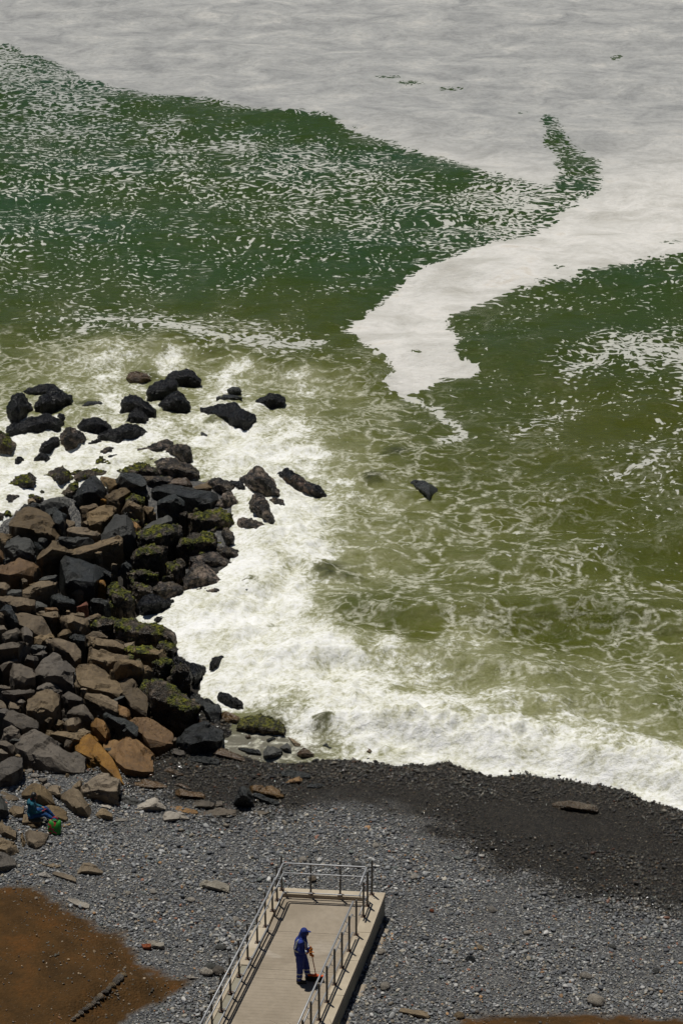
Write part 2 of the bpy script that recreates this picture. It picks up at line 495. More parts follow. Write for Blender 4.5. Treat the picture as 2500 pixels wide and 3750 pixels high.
for (hx, hy, rx, ry, am) in [(1500, 305, 70, 10, .5), (1420, 285, 60, 8, .42), (1650, 325, 60, 8, .4), (2255, 203, 26, 12, .5), (1910, 415, 30, 9, .42), (2010, 440, 30, 20, .35),
                             (1520, 1302, 26, 7, .5), (2050, 985, 40, 18, .3), (2360, 965, 60, 20, .45), (2450, 900, 60, 14, .4)]:
    e = ((PXs + jx * .5 - hx) / rx) ** 2 + ((PYs + jy * .3 - hy) / ry) ** 2
    sheet = sheet * (1 - am * np.exp(-e))
lace = lace * (1 - 0.45 * sstep(0.04, 0.25, white))
tail = np.exp(-(line_dist(PXs + jx * .5, PYs + jy * .5, TAIL) / 24.0) ** 2) * 0.85
lace = np.maximum(lace, np.maximum(tail, 0))
for ln_, wd_, am_ in ((q2p([(190, 768), (230, 746), (330, 744), (420, 762), (480, 782), (540, 795), (620, 803), (690, 800), (740, 790)]), 24.0, .80), (q2p([(1300, 860), (1350, 835), (1400, 803), (1480, 808), (1568, 815), (1700, 820)]), 34.0, .76),
                      (q2p([(1568, 850), (1555, 930), (1568, 1000)]), 40.0, .56), (q2p([(1180, 1010), (1260, 960), (1340, 945)]), 22.0, .52), (q2p([(1380, 1120), (1450, 1095), (1568, 1030)]), 26.0, .58)):
    lace = np.maximum(lace, am_ * np.exp(-(line_dist(PXs + jx, PYs + jy, ln_) / wd_) ** 2))
# thin out everything far beyond the picture, calm green sea there
farfade = sstep(330, 230, SY)
sheet = sheet * farfade
lace = lace * farfade
bright = sstep(650, 1150, PYs + 0.0 * PXs) * sheet          # fresh cream tongue, older grey raft
bright = np.clip(sstep(300, -60, poly_sd(PXs, PYs, q2p([(-600, -1500), (2600, -1500), (2600, 380), (1568, 430), (1330, 480), (1200, 470), (900, 420), (-600, 420)]))), 0, 1)

d_sh = shore_d(SX, SY)        # negative at sea
sea_d = -d_sh
amp = np.clip(sea_d / 14.0, 0.0, 1.0)
# swell and chop
wz = 0.16 * np.sin(SY * 0.55 + 0.10 * SX + 1.7 * pn(SX * 0.05, SY * 0.05, 2.0)) * amp
wz += 0.20 * pn(SX * 0.12, SY * 0.30, 0.5) * amp
wz += 0.10 * pn(SX * 0.35 + 0.2 * SY, SY * 0.75, 4.5) * np.clip(sea_d / 5, 0.1, 1)
wz += 0.085 * pn(SX * 0.75, SY * 1.5, 7.5) * (1 - 0.6 * sheet)
wz += 0.032 * pn(SX * 1.9, SY * 3.0, 8.5) * (1 - 0.85 * sheet)
damp = 1 - 0.35 * sstep(95, 150, SY)
wz *= damp
# confused water among the rocks, lumpy breaking foam
lump = fbm(SX * 0.8, SY * 0.8, 11.0, 5, 0.58)
rid = 1 - np.abs(fbm(SX * 0.7, SY * 0.7, 15.0, 4, 0.55)) * 1.6
wamp = sstep(0.25, 0.95, white) * near
brk_ = sstep(1560, 1680, PYs / 1.5944)
wz += wamp * ((0.15 + 0.06 * brk_) * lump + 0.12 * (rid - 0.5) + 0.14 * (0.35 + brk_) * np.abs(fbm(SX * 1.4, SY * 1.4, 41.0, 3)) + 0.045 * fbm(SX * 3.2, SY * 3.2, 43.0, 2))
# wave ridges (crest lines in photo pixels, height, width, in metres)
def ridge(pts, h, wback, wfront):
    a, b = unproj([p[0] for p in pts], [p[1] for p in pts], h * 0.5)
    L = np.stack([a, b], 1)
    dist = line_dist(SX, SY, L)
    yc = np.interp(SX, L[:, 0], L[:, 1]) if L[0, 0] < L[-1, 0] else np.interp(SX, L[::-1, 0], L[::-1, 1])
    w = np.where(SY > yc, wback, wfront)
    endf = sstep(L[:, 0].min() - 2.5, L[:, 0].min() + 1.5, SX) * sstep(L[:, 0].max() + 2.5, L[:, 0].max() - 1.5, SX)
    return h * np.exp(-(dist / w) ** 2) * endf
wz += ridge(q2p([(640, 1640), (800, 1640), (950, 1665), (1100, 1690), (1250, 1715), (1400, 1740), (1600, 1800), (1800, 1850)]), 0.50, 2.0, 1.0)
wz += ridge(q2p([(640, 1500), (800, 1485), (950, 1495), (1100, 1520), (1250, 1545)]), 0.62, 1.6, 0.8)
wz += ridge(q2p([(740, 1395), (900, 1400), (1080, 1410)]), 0.48, 1.4, 0.9)
wz += ridge(q2p([(1080, 1420), (1250, 1400), (1400, 1395), (1568, 1420)]), 0.50, 1.3, 0.9)
wz += ridge(q2p([(1100, 1300), (1300, 1255), (1568, 1230), (1800, 1220)]), 0.36, 1.5, 1.0)
wz += ridge(q2p([(1150, 1620), (1300, 1600), (1450, 1600), (1600, 1640)]), 0.42, 1.4, 0.9)
wz += ridge(q2p([(1150, 950), (1300, 990), (1450, 960), (1600, 900)]), 0.22, 2.2, 1.8)
wz += ridge(q2p([(1000, 1210), (1200, 1160), (1400, 1080), (1600, 1030)]), 0.20, 1.6, 1.3)
wz += ridge(q2p([(600, 1250), (800, 1240), (950, 1230)]), 0.18, 1.6, 1.2)
wz += ridge(q2p([(60, 820), (250, 800), (450, 790), (700, 830), (880, 860)]), 0.28, 1.6, 1.3)
gz = ground(SX, SY, d_sh)
swash = np.exp(-(((PXs - 960) / 210.0) ** 2 + ((PYs - 2735) / 75.0) ** 2))
wz = wz * (1 - 0.9 * np.clip(swash * 1.6, 0, 1))
edge = sstep(0.0, 1.6, sea_d + 0.2 * fbm(SX * 1.1, SY * 1.1, 19.0, 4))
body = np.maximum(wz, -0.12)
front = 0.03 + (1 - np.clip(swash * 1.6, 0, 1)) * 0.16 * sstep(0.1, 0.9, sea_d + 0.3 * lump) * (0.4 + 0.6 * sstep(0.5, 0.95, white))
z = np.where(sea_d < 3.5, body * edge + front * (1 - sstep(1.5, 3.5, sea_d)), body)
cut = sea_d + 0.16 * fbm(SX * 1.3, SY * 1.3, 23.0, 4)
z = np.where(cut < 0.0, np.minimum(gz - 0.12, -0.05) - 1.3 * sstep(0.0, -1.2, cut), np.maximum(z, gz + 0.015 * (cut < 2)))
z = np.where(SY > 190, 0.0, z)
SZ = z

# rocks just under the surface show dark and lift the water over them
rocky = np.zeros_like(SX)
for (hx, hy, rx, ry, am, lift) in [(755, 1318, 40, 20, .85, .22), (800, 1335, 40, 14, .5, .1), (572, 1352, 24, 16, .7, .14), (852, 1102, 28, 16, .8, .10), (905, 1042, 30, 9, .7, .06), (620, 1450, 30, 14, .35, .08),
                                   (540, 1455, 26, 14, .35, .05), (740, 1682, 28, 10, .7, .08), (490, 975, 26, 12, .6, .12), (330, 862, 40, 16, .6, .15), (205, 930, 26, 8, .6, .08), (530, 910, 30, 10, .6, .06), (380, 815, 10, 6, .3, 0)]:
    e = (((PXs + jx * .6) / 1.5944 - hx) / rx) ** 2 + (((PYs + jy * .6) / 1.5944 - hy) / ry) ** 2
    g = np.exp(-e ** 1.5)
    rocky = np.maximum(rocky, am * g * (0.75 + 0.5 * fbm(SX * 2.5, SY * 2.5, 51.0, 3)))
    SZ = SZ + lift * np.exp(-e * 0.7)
rocky = np.clip(rocky, 0, 1) * near
m = NT("sea_water")
P = m.pos()
a_sheet = m.attr('sheet'); a_lace = m.attr('lace'); a_white = m.attr('white'); a_milk = m.attr('milk'); a_bright = m.attr('bright'); a_rocky = m.attr('rocky'); a_swash = m.attr('swash')
# drift the place coordinates a little so that foam runs in streaks
wv = m.n('ShaderNodeTexNoise'); m.put(wv.inputs['Vector'], P)
wv.inputs['Scale'].default_value = 0.28; wv.inputs['Detail'].default_value = 2
wp = m.vmath('ADD', P, m.vmath('SCALE', m.vmath('SUBTRACT', wv.outputs['Color'], (0.5, 0.5, 0.5)), scale=2.6))
wp = m.vmath('MULTIPLY', wp, (1.0, 1.0, 0.0))
# broken lace: a labyrinth of small flakes, thinner or closer with the density
lp = m.vmath('MULTIPLY', wp, (0.85, 1.0, 0.0))
fl_a = m.noise(lp, 4.0, 2, 0.5)
big = m.noise(wp, 0.42, 3, 0.6)
field = m.math('ADD', m.math('ADD', m.math('MULTIPLY', fl_a, 0.92), 0.04), m.math('MULTIPLY', m.math('SUBTRACT', big, 0.5), 0.36))
lpw = m.vmath('ADD', lp, m.vmath('SCALE', m.vmath('SUBTRACT', m.noise(lp, 1.5, 2, 0.5, out=1), (0.5, 0.5, 0.5)), scale=0.7))
ew = m.voro(m.vmath('MULTIPLY', lpw, (1, 1, 0)), 2.5, 'DISTANCE_TO_EDGE')
field = m.math('ADD', field, m.math('MULTIPLY', m.math('SUBTRACT', m.smooth(ew, 0.18, 0.0), 0.30), 0.15))
dens = m.math('MAXIMUM', a_lace, a_sheet)
thr = m.math('SUBTRACT', 0.868, m.math('MULTIPLY', dens, 0.55))
thr = m.math('SUBTRACT', thr, m.math('MULTIPLY', m.smooth(a_sheet, 0.72, 1.0), 0.55))
ld = m.math('SUBTRACT', field, thr)
lacem = m.smooth(ld, -0.018, 0.034)
# white water
wpm = m.vmath('ADD', P, m.vmath('SCALE', m.vmath('SUBTRACT', wv.outputs['Color'], (0.5, 0.5, 0.5)), scale=1.1))
wpm = m.vmath('MULTIPLY', wpm, (1.0, 1.0, 0.0))
f1 = m.noise(wpm, 0.75, 7, 0.70)
stv = m.vmath('MULTIPLY', wpm, (0.6, 1.2, 0.0))
f2 = m.noise(stv, 1.3, 3, 0.65, 0.3, typ='RIDGED_MULTIFRACTAL')
fine = m.noise(m.vmath('MULTIPLY', P, (0.9, 1.1, 0.0)), 6.5, 3, 0.72)
fw = m.math('ADD', m.math('MULTIPLY', f1, 0.95), m.math('MULTIPLY', m.math('MINIMUM', f2, 1.4), 0.13))
fw = m.math('ADD', fw, m.math('MULTIPLY', m.math('SUBTRACT', fine, 0.5), 0.42))
tw = m.math('SUBTRACT', 1.06, m.math('MULTIPLY', a_white, 0.865))
tw = m.math('ADD', tw, m.math('MULTIPLY', a_rocky, 0.45))
wd = m.math('SUBTRACT', fw, tw)
whitem = m.math('MULTIPLY', m.smooth(wd, -0.08, 0.12), m.smooth(a_white, 0.02, 0.2))
veil = m.math('MULTIPLY', m.smooth(wd, -0.42, 0.1), a_milk)
# thin foam threads
wv3 = m.n('ShaderNodeTexNoise'); m.put(wv3.inputs['Vector'], P)
wv3.inputs['Scale'].default_value = 1.1; wv3.inputs['Detail'].default_value = 2
wpt = m.vmath('ADD', wpm, m.vmath('SCALE', m.vmath('SUBTRACT', wv3.outputs['Color'], (0.5, 0.5, 0.5)), scale=1.1))
wpt = m.vmath('MULTIPLY', wpt, (0.8, 1.0, 0.0))
e1 = m.voro(wpt, 0.85, 'DISTANCE_TO_EDGE')
e2 = m.voro(wpt, 2.1, 'DISTANCE_TO_EDGE')
fl1 = m.noise(wpm, 0.5, 3, 0.6)
t1 = m.smooth(e1, 0.11, 0.0)
t2 = m.math('MULTIPLY', m.smooth(e2, 0.13, 0.0), 0.8)
threads = m.math('MAXIMUM', m.math('MULTIPLY', t1, m.smooth(fl_a, 0.36, 0.6)), m.math('MULTIPLY', t2, m.smooth(fl1, 0.46, 0.62)))
threads = m.math('MULTIPLY', m.math('MULTIPLY', threads, m.smooth(fine, 0.3, 0.62)), m.math('MULTIPLY', m.lin(a_white, 0.02, 0.25, 0.0, 0.95), m.smooth(a_sheet, 0.5, 0.1)))
threads = m.math('MULTIPLY', threads, m.math('SUBTRACT', 1.0, m.math('MULTIPLY', a_rocky, 0.5)))
# colours
hue = m.noise(P, 0.09, 3, 0.5)
sepx = m.n('ShaderNodeSeparateXYZ'); m.put(sepx.inputs[0], P)
yy = m.smooth(sepx.outputs['Y'], 80.0, 112.0)
deep = m.mix(yy, (0.060, 0.068, 0.006), (0.032, 0.058, 0.006))
deep = m.mix(m.smooth(hue, 0.38, 0.65), deep, m.mix(yy, (0.045, 0.058, 0.007), (0.021, 0.054, 0.012)))
water = m.mix(m.math('MULTIPLY', a_milk, 0.62), deep, (0.185, 0.188, 0.048))
water = m.mix(m.math('MULTIPLY', veil, 0.7), water, (0.40, 0.395, 0.25))
water = m.mix(m.math('MULTIPLY', a_swash, 0.9), water, (0.165, 0.155, 0.125))
water = m.mix(a_rocky, water, (0.018, 0.019, 0.012))
sn = m.noise(m.vmath('MULTIPLY', wp, (0.75, 1.0, 0)), 0.42, 7, 0.70, 0.5)
sn2 = m.noise(P, 3.0, 3, 0.65)
grey = m.ramp(sn, [(0.3, (0.24, 0.245, 0.245)), (0.46, (0.36, 0.362, 0.355)), (0.56, (0.43, 0.43, 0.415)), (0.7, (0.56, 0.545, 0.51))])
cream = m.ramp(sn, [(0.3, (0.45, 0.435, 0.39)), (0.47, (0.62, 0.605, 0.565)), (0.58, (0.72, 0.70, 0.66)), (0.72, (0.58, 0.52, 0.43))])
raft = m.mix(a_bright, grey, cream)
raft = m.mix(m.math('MULTIPLY', m.smooth(sn2, 0.42, 0.72), 0.30), raft, m.mix(a_bright, (0.20, 0.20, 0.185), (0.50, 0.47, 0.41)))
lcol = m.mix(a_sheet, m.mix(a_bright, (0.37, 0.38, 0.355), (0.50, 0.50, 0.45)), raft)
col = m.mix(lacem, water, lcol)
col = m.mix(threads, col, (0.58, 0.57, 0.46))
wcol = m.ramp(m.math('ADD', m.math('ADD', fw, m.math('MULTIPLY', m.math('SUBTRACT', fine, 0.25), 0.5)), m.math('MULTIPLY', m.math('SUBTRACT', a_white, 0.75), 0.30)), [(0.38, (0.40, 0.39, 0.25)), (0.56, (0.63, 0.625, 0.52)), (0.70, (0.80, 0.80, 0.74)), (0.86, (0.90, 0.90, 0.88))])
col = m.mix(whitem, col, wcol)
foamany = m.math('MAXIMUM', m.math('MAXIMUM', lacem, threads), whitem)
rough = m.lin(foamany, 0, 1, 0.09, 0.75)
hb = m.math('ADD', m.noise(m.vmath('MULTIPLY', P, (1.0, 1.5, 1.0)), 2.0, 5, 0.62), m.math('MULTIPLY', fine, 0.45))
hb = m.math('MULTIPLY', hb, m.lin(a_white, 0.3, 0.9, 1.0, 0.65))
nrm = m.bump(hb, 0.85, 0.15)
spec = m.lin(foamany, 0, 1, 0.26, 0.10)
M_SEA = m.fin(col, rough, nrm, spec, ior=1.33)

me = grid_mesh("sea", SX, SY, SZ, M_SEA, {'sheet': sheet, 'lace': lace, 'white': white * near, 'milk': milk * near, 'bright': bright, 'rocky': rocky, 'swash': np.clip(np.maximum(swash * 1.5, 0.0), 0, 1)})
sea = tag(link("sea", me), "green sea with drifting foam rafts and white surf", "sea", kind='structure')
# ------------------------------------------------------------------ materials for built things
def plain(name, c, rough=0.6, metal=0.0, var=0.12, scale=6.0, bump=0.1, spec=None):
    m = NT(name)
    o = m.obj()
    nz = m.noise(o, scale, 5, 0.6)
    lo = tuple(max(0, x * (1 - var * 2)) for x in c); hi = tuple(min(1, x * (1 + var * 2)) for x in c)
    col = m.ramp(nz, [(0.3, lo), (0.7, hi)])
    return m.fin(col, rough, m.bump(m.noise(o, scale * 6, 3), bump, 0.01), spec, metal)

def concrete(name, base, stain, pale, rough=0.85):
    m = NT(name)
    P = m.pos()
    a = m.noise(P, 0.8, 6, 0.62, 0.4)
    b = m.noise(P, 7.0, 5, 0.6)
    c = m.noise(P, 46.0, 2, 0.5)
    col = m.mix(m.smooth(a, 0.38, 0.66), base, stain)
    col = m.mix(m.math('MULTIPLY', m.smooth(m.noise(P, 0.55, 3, 0.5, 0.8), 0.56, 0.68), 0.6), col, pale)
    col = m.mix(m.math('MULTIPLY', m.smooth(b, 0.35, 0.7), 0.28), col, tuple(x * 0.62 for x in base))
    col = m.mix(m.math('MULTIPLY', m.smooth(c, 0.55, 0.8), 0.3), col, tuple(x * 0.7 for x in base))
    n = m.bump(m.math('ADD', b, m.math('MULTIPLY', c, 0.4)), 0.35, 0.012)
    return m.fin(col, rough, n)

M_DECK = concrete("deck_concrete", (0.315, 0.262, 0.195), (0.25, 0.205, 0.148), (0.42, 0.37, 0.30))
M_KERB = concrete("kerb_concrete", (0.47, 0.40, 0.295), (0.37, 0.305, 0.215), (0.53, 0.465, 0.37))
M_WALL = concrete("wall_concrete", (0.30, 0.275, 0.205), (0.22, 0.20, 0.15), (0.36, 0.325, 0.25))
m = NT("galvanised_steel")
o = m.obj()
rust = m.smooth(m.noise(o, 9.0, 4, 0.6), 0.64, 0.78)
gcol = m.mix(m.noise(o, 5.0, 4), (0.27, 0.275, 0.28), (0.40, 0.405, 0.41))
M_STEEL = m.fin(m.mix(m.math('MULTIPLY', rust, 0.5), gcol, (0.14, 0.07, 0.03)), m.lin(rust, 0, 1, 0.42, 0.8), None, None, m.lin(rust, 0, 1, 0.2, 0.0))
m = NT("post_steel")
o = m.obj()
sz = m.n('ShaderNodeSeparateXYZ'); m.put(sz.inputs[0], o)
rust = m.math('MULTIPLY', m.smooth(sz.outputs['Z'], 0.16, 0.0), m.smooth(m.noise(o, 14.0, 3), 0.35, 0.6))
M_POST = m.fin(m.mix(rust, m.mix(m.noise(o, 6.0, 4), (0.095, 0.095, 0.09), (0.15, 0.15, 0.14)), (0.13, 0.055, 0.02)), 0.55, None, None, 0.25)

# ------------------------------------------------------------------ ramp frame: a runs up towards the road, b across
RZ = 1.52                                            # top of the kerb at the sea end
_kx, _ky = unproj(1409, 3269, RZ)
RK = Vector((float(_kx), float(_ky), 0.0))           # sea-end corner, right outer
RA = Vector((-math.sin(math.radians(12.8)), -math.cos(math.radians(12.8)), 0.0))
RB = Vector((-math.cos(math.radians(5.0)), math.sin(math.radians(5.0)), 0.0))   # towards the left edge
RWID, LAND_L, RAMP_L, SLOPE, KERB_H = 2.84, 1.78, 9.0, 0.085, 0.10
KERB_R, KERB_L, KERB_F = 0.36, 0.30, 0.26
def rp(s, t, z):
    """point s metres along, t metres across, z over the kerb-top line"""
    rise = max(0.0, s - LAND_L) * SLOPE
    v = RK + RA * s + RB * t
    return Vector((v.x, v.y, RZ + rise + z))

def rquad_box(name, s0, s1, t0, t1, ztop, zbot, mat, parent, ns=1, base_abs=None, bevel=0.0):
    """box in ramp space, top following the slope"""
    bm = bmesh.new()
    ss = np.linspace(s0, s1, ns + 1)
    rows_ = []
    for s in ss:
        bot = lambda t: rp(s, t, zbot) if base_abs is None else Vector((*rp(s, t, 0).to_2d(), base_abs))
        rows_.append([bm.verts.new(rp(s, t0, ztop)), bm.verts.new(rp(s, t1, ztop)), bm.verts.new(bot(t1)), bm.verts.new(bot(t0))])
    for a, b in zip(rows_[:-1], rows_[1:]):
        for k in range(4):
            bm.faces.new((a[k], a[(k + 1) % 4], b[(k + 1) % 4], b[k]))
    bm.faces.new(rows_[0][::-1]); bm.faces.new(rows_[-1])
    bmesh.ops.recalc_face_normals(bm, faces=bm.faces)
    if bevel:
        bmesh.ops.bevel(bm, geom=[e for e in bm.edges if e.calc_face_angle(0) > 0.6], offset=bevel, segments=2, affect='EDGES', profile=0.6)
    me = bpy.data.meshes.new(name); bm.to_mesh(me); bm.free()
    me.materials.append(mat)
    return link(name, me, parent)

ramp = empty("ramp")
tag(ramp, "beige concrete access ramp with flat landing and grooved sloping deck above the shingle", "ramp")
SL = LAND_L
# wall body under the deck, in front of it the kerbs
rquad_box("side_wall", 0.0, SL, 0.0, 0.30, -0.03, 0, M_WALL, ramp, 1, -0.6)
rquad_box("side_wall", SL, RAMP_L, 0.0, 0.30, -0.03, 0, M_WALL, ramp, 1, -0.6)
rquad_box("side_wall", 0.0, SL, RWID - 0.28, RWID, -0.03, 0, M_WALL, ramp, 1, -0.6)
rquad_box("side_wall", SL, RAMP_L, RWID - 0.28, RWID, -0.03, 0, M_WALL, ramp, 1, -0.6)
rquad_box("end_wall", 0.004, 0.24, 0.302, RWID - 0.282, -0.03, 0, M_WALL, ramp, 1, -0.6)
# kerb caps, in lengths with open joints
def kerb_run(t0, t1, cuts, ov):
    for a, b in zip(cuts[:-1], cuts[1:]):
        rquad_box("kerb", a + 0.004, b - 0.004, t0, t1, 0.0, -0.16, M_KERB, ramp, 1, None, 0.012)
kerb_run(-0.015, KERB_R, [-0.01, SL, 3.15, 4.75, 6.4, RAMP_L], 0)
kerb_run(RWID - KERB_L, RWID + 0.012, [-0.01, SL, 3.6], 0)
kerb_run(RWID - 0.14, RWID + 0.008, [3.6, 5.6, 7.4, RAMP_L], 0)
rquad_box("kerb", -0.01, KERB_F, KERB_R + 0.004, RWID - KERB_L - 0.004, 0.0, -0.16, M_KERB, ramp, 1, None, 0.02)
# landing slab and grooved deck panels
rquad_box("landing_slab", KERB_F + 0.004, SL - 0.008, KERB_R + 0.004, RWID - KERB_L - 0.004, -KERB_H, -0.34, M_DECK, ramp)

def grooved(name, s0, s1, t0, t1):
    verts, faces = [], []
    step, gw, gd = 0.135, 0.007, 0.003
    prof = [(s0, -KERB_H)]
    s = s0 + 0.09
    while s < s1 - 0.06:
        prof += [(s, -KERB_H), (s + 0.003, -KERB_H - gd), (s + gw, -KERB_H - gd), (s + gw + 0.003, -KERB_H)]
        s += step
    prof.append((s1, -KERB_H))
    for (ss, zz) in prof:
        verts += [rp(ss, t0, zz), rp(ss, t1, zz)]
    n = len(prof)
    for i in range(n - 1):
        faces.append((2 * i, 2 * i + 1, 2 * i + 3, 2 * i + 2))
    b = len(verts)
    verts += [rp(s0, t0, -0.34), rp(s0, t1, -0.34), rp(s1, t0, -0.34), rp(s1, t1, -0.34)]
    faces += [(0, b, b + 1, 1), (2 * n - 2, 2 * n - 1, b + 3, b + 2), (b, b + 2, b + 3, b + 1)]
    return link(name, mesh_of(name, verts, faces, M_DECK), ramp)
for a, b in zip([SL, 4.02, 6.35, 8.7], [4.012, 6.342, 8.692, RAMP_L + 0.3]):
    tl = RWID - KERB_L - 0.004 if a < 3 else RWID - 0.145
    if a < 3:
        grooved("deck_panel", a, 3.592, KERB_R + 0.004, RWID - KERB_L - 0.004)
        grooved("deck_panel", 3.6, b, KERB_R + 0.004, RWID - 0.145)
    else:
        grooved("deck_panel", a, b, KERB_R + 0.004, RWID - 0.145)

# broken footing along the right wall
random.seed(5)
for i in range(6):
    s = [0.62, 1.0, 1.9, 3.3, 4.5, 4.9][i]
    ln = [.34, .62, .5, .9, .36, 1.0][i]
    g = float(ground(np.array([rp(s, -0.2, 0).x]), np.array([rp(s, -0.2, 0).y]))[0])
    bm = bmesh.new()
    w = 0.16 + 0.10 * random.random()
    pts = [(s, -0.02), (s + ln, -0.02), (s + ln * (0.8 + 0.3 * random.random()), -w), (s + ln * 0.1 * random.random(), -w * (0.7 + 0.5 * random.random()))]
    top = [bm.verts.new(Vector((*rp(a, t_, 0).to_2d(), g + 0.03 + 0.04 * random.random()))) for a, t_ in pts]
    bot = [bm.verts.new(Vector((v.co.x, v.co.y, g - 0.1))) for v in top]
    bm.faces.new(top); bm.faces.new(bot[::-1])
    for k in range(4):
        bm.faces.new((top[k], bot[k], bot[(k + 1) % 4], top[(k + 1) % 4]))
    bmesh.ops.recalc_face_normals(bm, faces=bm.faces)
    bmesh.ops.bevel(bm, geom=list(bm.edges), offset=0.02, segments=2, affect='EDGES')
    me = bpy.data.meshes.new("footing_block"); bm.to_mesh(me); bm.free(); me.materials.append(M_DECK)
    link("footing_block", me, ramp)

# ------------------------------------------------------------------ railings
def tube(pts, r, seg=8):
    """swept tube through points (Vectors)"""
    verts, faces = [], []
    n = len(pts)
    up = Vector((0.13, 0.21, 0.97))
    for i, p in enumerate(pts):
        d = (pts[min(i + 1, n - 1)] - pts[max(i - 1, 0)]).normalized()
        a = d.cross(up); a = a.normalized() if a.length > 1e-4 else Vector((1, 0, 0))
        b = d.cross(a).normalized()
        for k in range(seg):
            an = 2 * math.pi * k / seg
            verts.append(p + a * (math.cos(an) * r) + b * (math.sin(an) * r))
    for i in range(n - 1):
        for k in range(seg):
            faces.append((i * seg + k, i * seg + (k + 1) % seg, (i + 1) * seg + (k + 1) % seg, (i + 1) * seg + k))
    faces.append(tuple(range(seg))[::-1]); faces.append(tuple(range((n - 1) * seg, n * seg)))
    return verts, faces

def add_tube(name, pts, r, mat, parent, seg=8):
    v, f = tube(pts, r, seg)
    o = Vector(pts[0])
    me = mesh_of(name, [x - o for x in v], f, mat, True)
    ob = link(name, me, parent)
    ob.location = o - parent.location if parent else o
    return ob

def post_mesh():
    bm = bmesh.new()
    bmesh.ops.create_cube(bm, size=1.0, matrix=Matrix.Translation((0, 0, 0.51)) @ Matrix.Diagonal((0.048, 0.040, 1.02, 1)))
    bmesh.ops.bevel(bm, geom=[e for e in bm.edges], offset=0.008, segments=2, affect='EDGES')
    bmesh.ops.create_cube(bm, size=1.0, matrix=Matrix.Translation((0, 0, 0.008)) @ Matrix.Diagonal((0.12, 0.11, 0.014, 1)))
    me = bpy.data.meshes.new("post"); bm.to_mesh(me); bm.free(); me.materials.append(M_POST)
    return me
POST = post_mesh()

def railing(label, posts, paths, base):
    """posts: (s, t); paths: (name, points, radius); hooks from post to rail"""
    root = empty("railing", base)
    tag(root, label, "railing", "steel railings of the ramp")
    for (s, t_, side, dz) in posts:
        p = rp(s, t_, dz)
        ob = link("post", POST, root)
        ob.location = p - root.location
        ob.rotation_euler = (0, 0, math.radians(-10))
        inn = (RB if side > 0 else -RB) if abs(side) == 1 else RA
        for h in (0.90, 0.62):
            a = p + Vector((0, 0, h - 0.07)); 
            hk = [a, a + inn * 0.05 + Vector((0, 0, -0.02)), a + inn * 0.085 + Vector((0, 0, 0.01)), a + inn * 0.09 + Vector((0, 0, 0.055))]
            add_tube("bracket", hk, 0.008, M_STEEL, root, 6)
        if abs(side) == 1:
            a = p + Vector((0, 0, 0.05))
            add_tube("bracket", [a, a + inn * 0.06 + Vector((0, 0, 0.01)), a + inn * 0.1 + Vector((0, 0, 0.03))], 0.008, M_STEEL, root, 6)
    for nm, pts, r in paths:
        add_tube(nm, pts, r, M_STEEL, root, 8)
    return root

def along(s0, s1, t_, z):
    ss = [s0] + [x for x in (SL,) if s0 < x < s1] + [s1]
    return [rp(s, t_, z) for s in ss]
# right flight
TR, TL = KERB_R - 0.05, RWID - KERB_L + 0.05
ps = [(1.92 + 0.79 * i, TR, 1, 0.0) for i in range(9)]
i_t = TR + 0.09
railing("steel railing running up the right-hand kerb of the ramp, beside the sweeper's broom", ps,
        [("handrail", along(1.86, 8.6, i_t, 0.93), 0.024), ("middle_rail", along(2.0, 8.6, i_t, 0.64), 0.019), ("toe_rail", along(1.95, 8.6, i_t, 0.07), 0.021)], rp(1.9, TR, 0))
# left flight
ps = [(1.75 + 0.79 * i, TL + (0.03 if i > 1 else 0), -1, 0.0 if i < 3 else -0.0) for i in range(9)]
i_t = TL - 0.09
railing("steel railing running up the left-hand kerb of the ramp, on the dirt bank side", ps,
        [("handrail", along(0.98, 8.6, i_t + 0.03, 0.93), 0.024), ("middle_rail", along(1.02, 8.6, i_t + 0.02, 0.64), 0.019), ("toe_rail", along(1.8, 8.6, i_t, 0.07), 0.021)], rp(1.75, TL, 0))
# landing: U round the sea end
FS = KERB_F - 0.05
ps = [(0.10, TR, 1, 0), (0.62, TR, 1, 0), (1.10, TR, 1, 0), (0.10, TL, -1, 0), (0.58, TL, -1, 0), (1.05, TL, -1, 0)]
w_in = (TL - TR)
ps += [(FS, TR + w_in * 0.34, 2, 0), (FS, TR + w_in * 0.665, 2, 0)]
u = lambda z: [rp(1.16, TR + 0.09, z), rp(0.6, TR + 0.09, z), rp(FS + 0.13, TR + 0.09, z), rp(FS + 0.09, TR + 0.13, z), rp(FS + 0.09, (TR + TL) / 2, z), rp(FS + 0.09, TL - 0.13, z),
               rp(FS + 0.13, TL - 0.09, z), rp(0.6, TL - 0.09, z), rp(1.1, TL - 0.09, z)]
railing("U-shaped steel railing around the sea end of the ramp landing", ps,
        [("handrail", u(0.93), 0.024), ("middle_rail", u(0.64), 0.019), ("toe_rail", u(0.07), 0.017)], rp(FS, (TR + TL) / 2, 0))
# ------------------------------------------------------------------ shingle: tens of thousands of pebbles
m = NT("pebble_stone")
tone = m.attr('tone', 'INSTANCER', 'Color')
wet = m.attr('pwet', 'INSTANCER', 'Fac')
o = m.obj()
spk = m.noise(o, 5.0, 4, 0.6)
col = m.mix(m.math('MULTIPLY', m.smooth(spk, 0.35, 0.75), 0.35), tone, (0.12, 0.115, 0.11))
M_PEBBLE = m.fin(col, m.math('SUBTRACT', 0.78, m.math('MULTIPLY', wet, 0.69)), m.bump(spk, 0.3, 0.02))

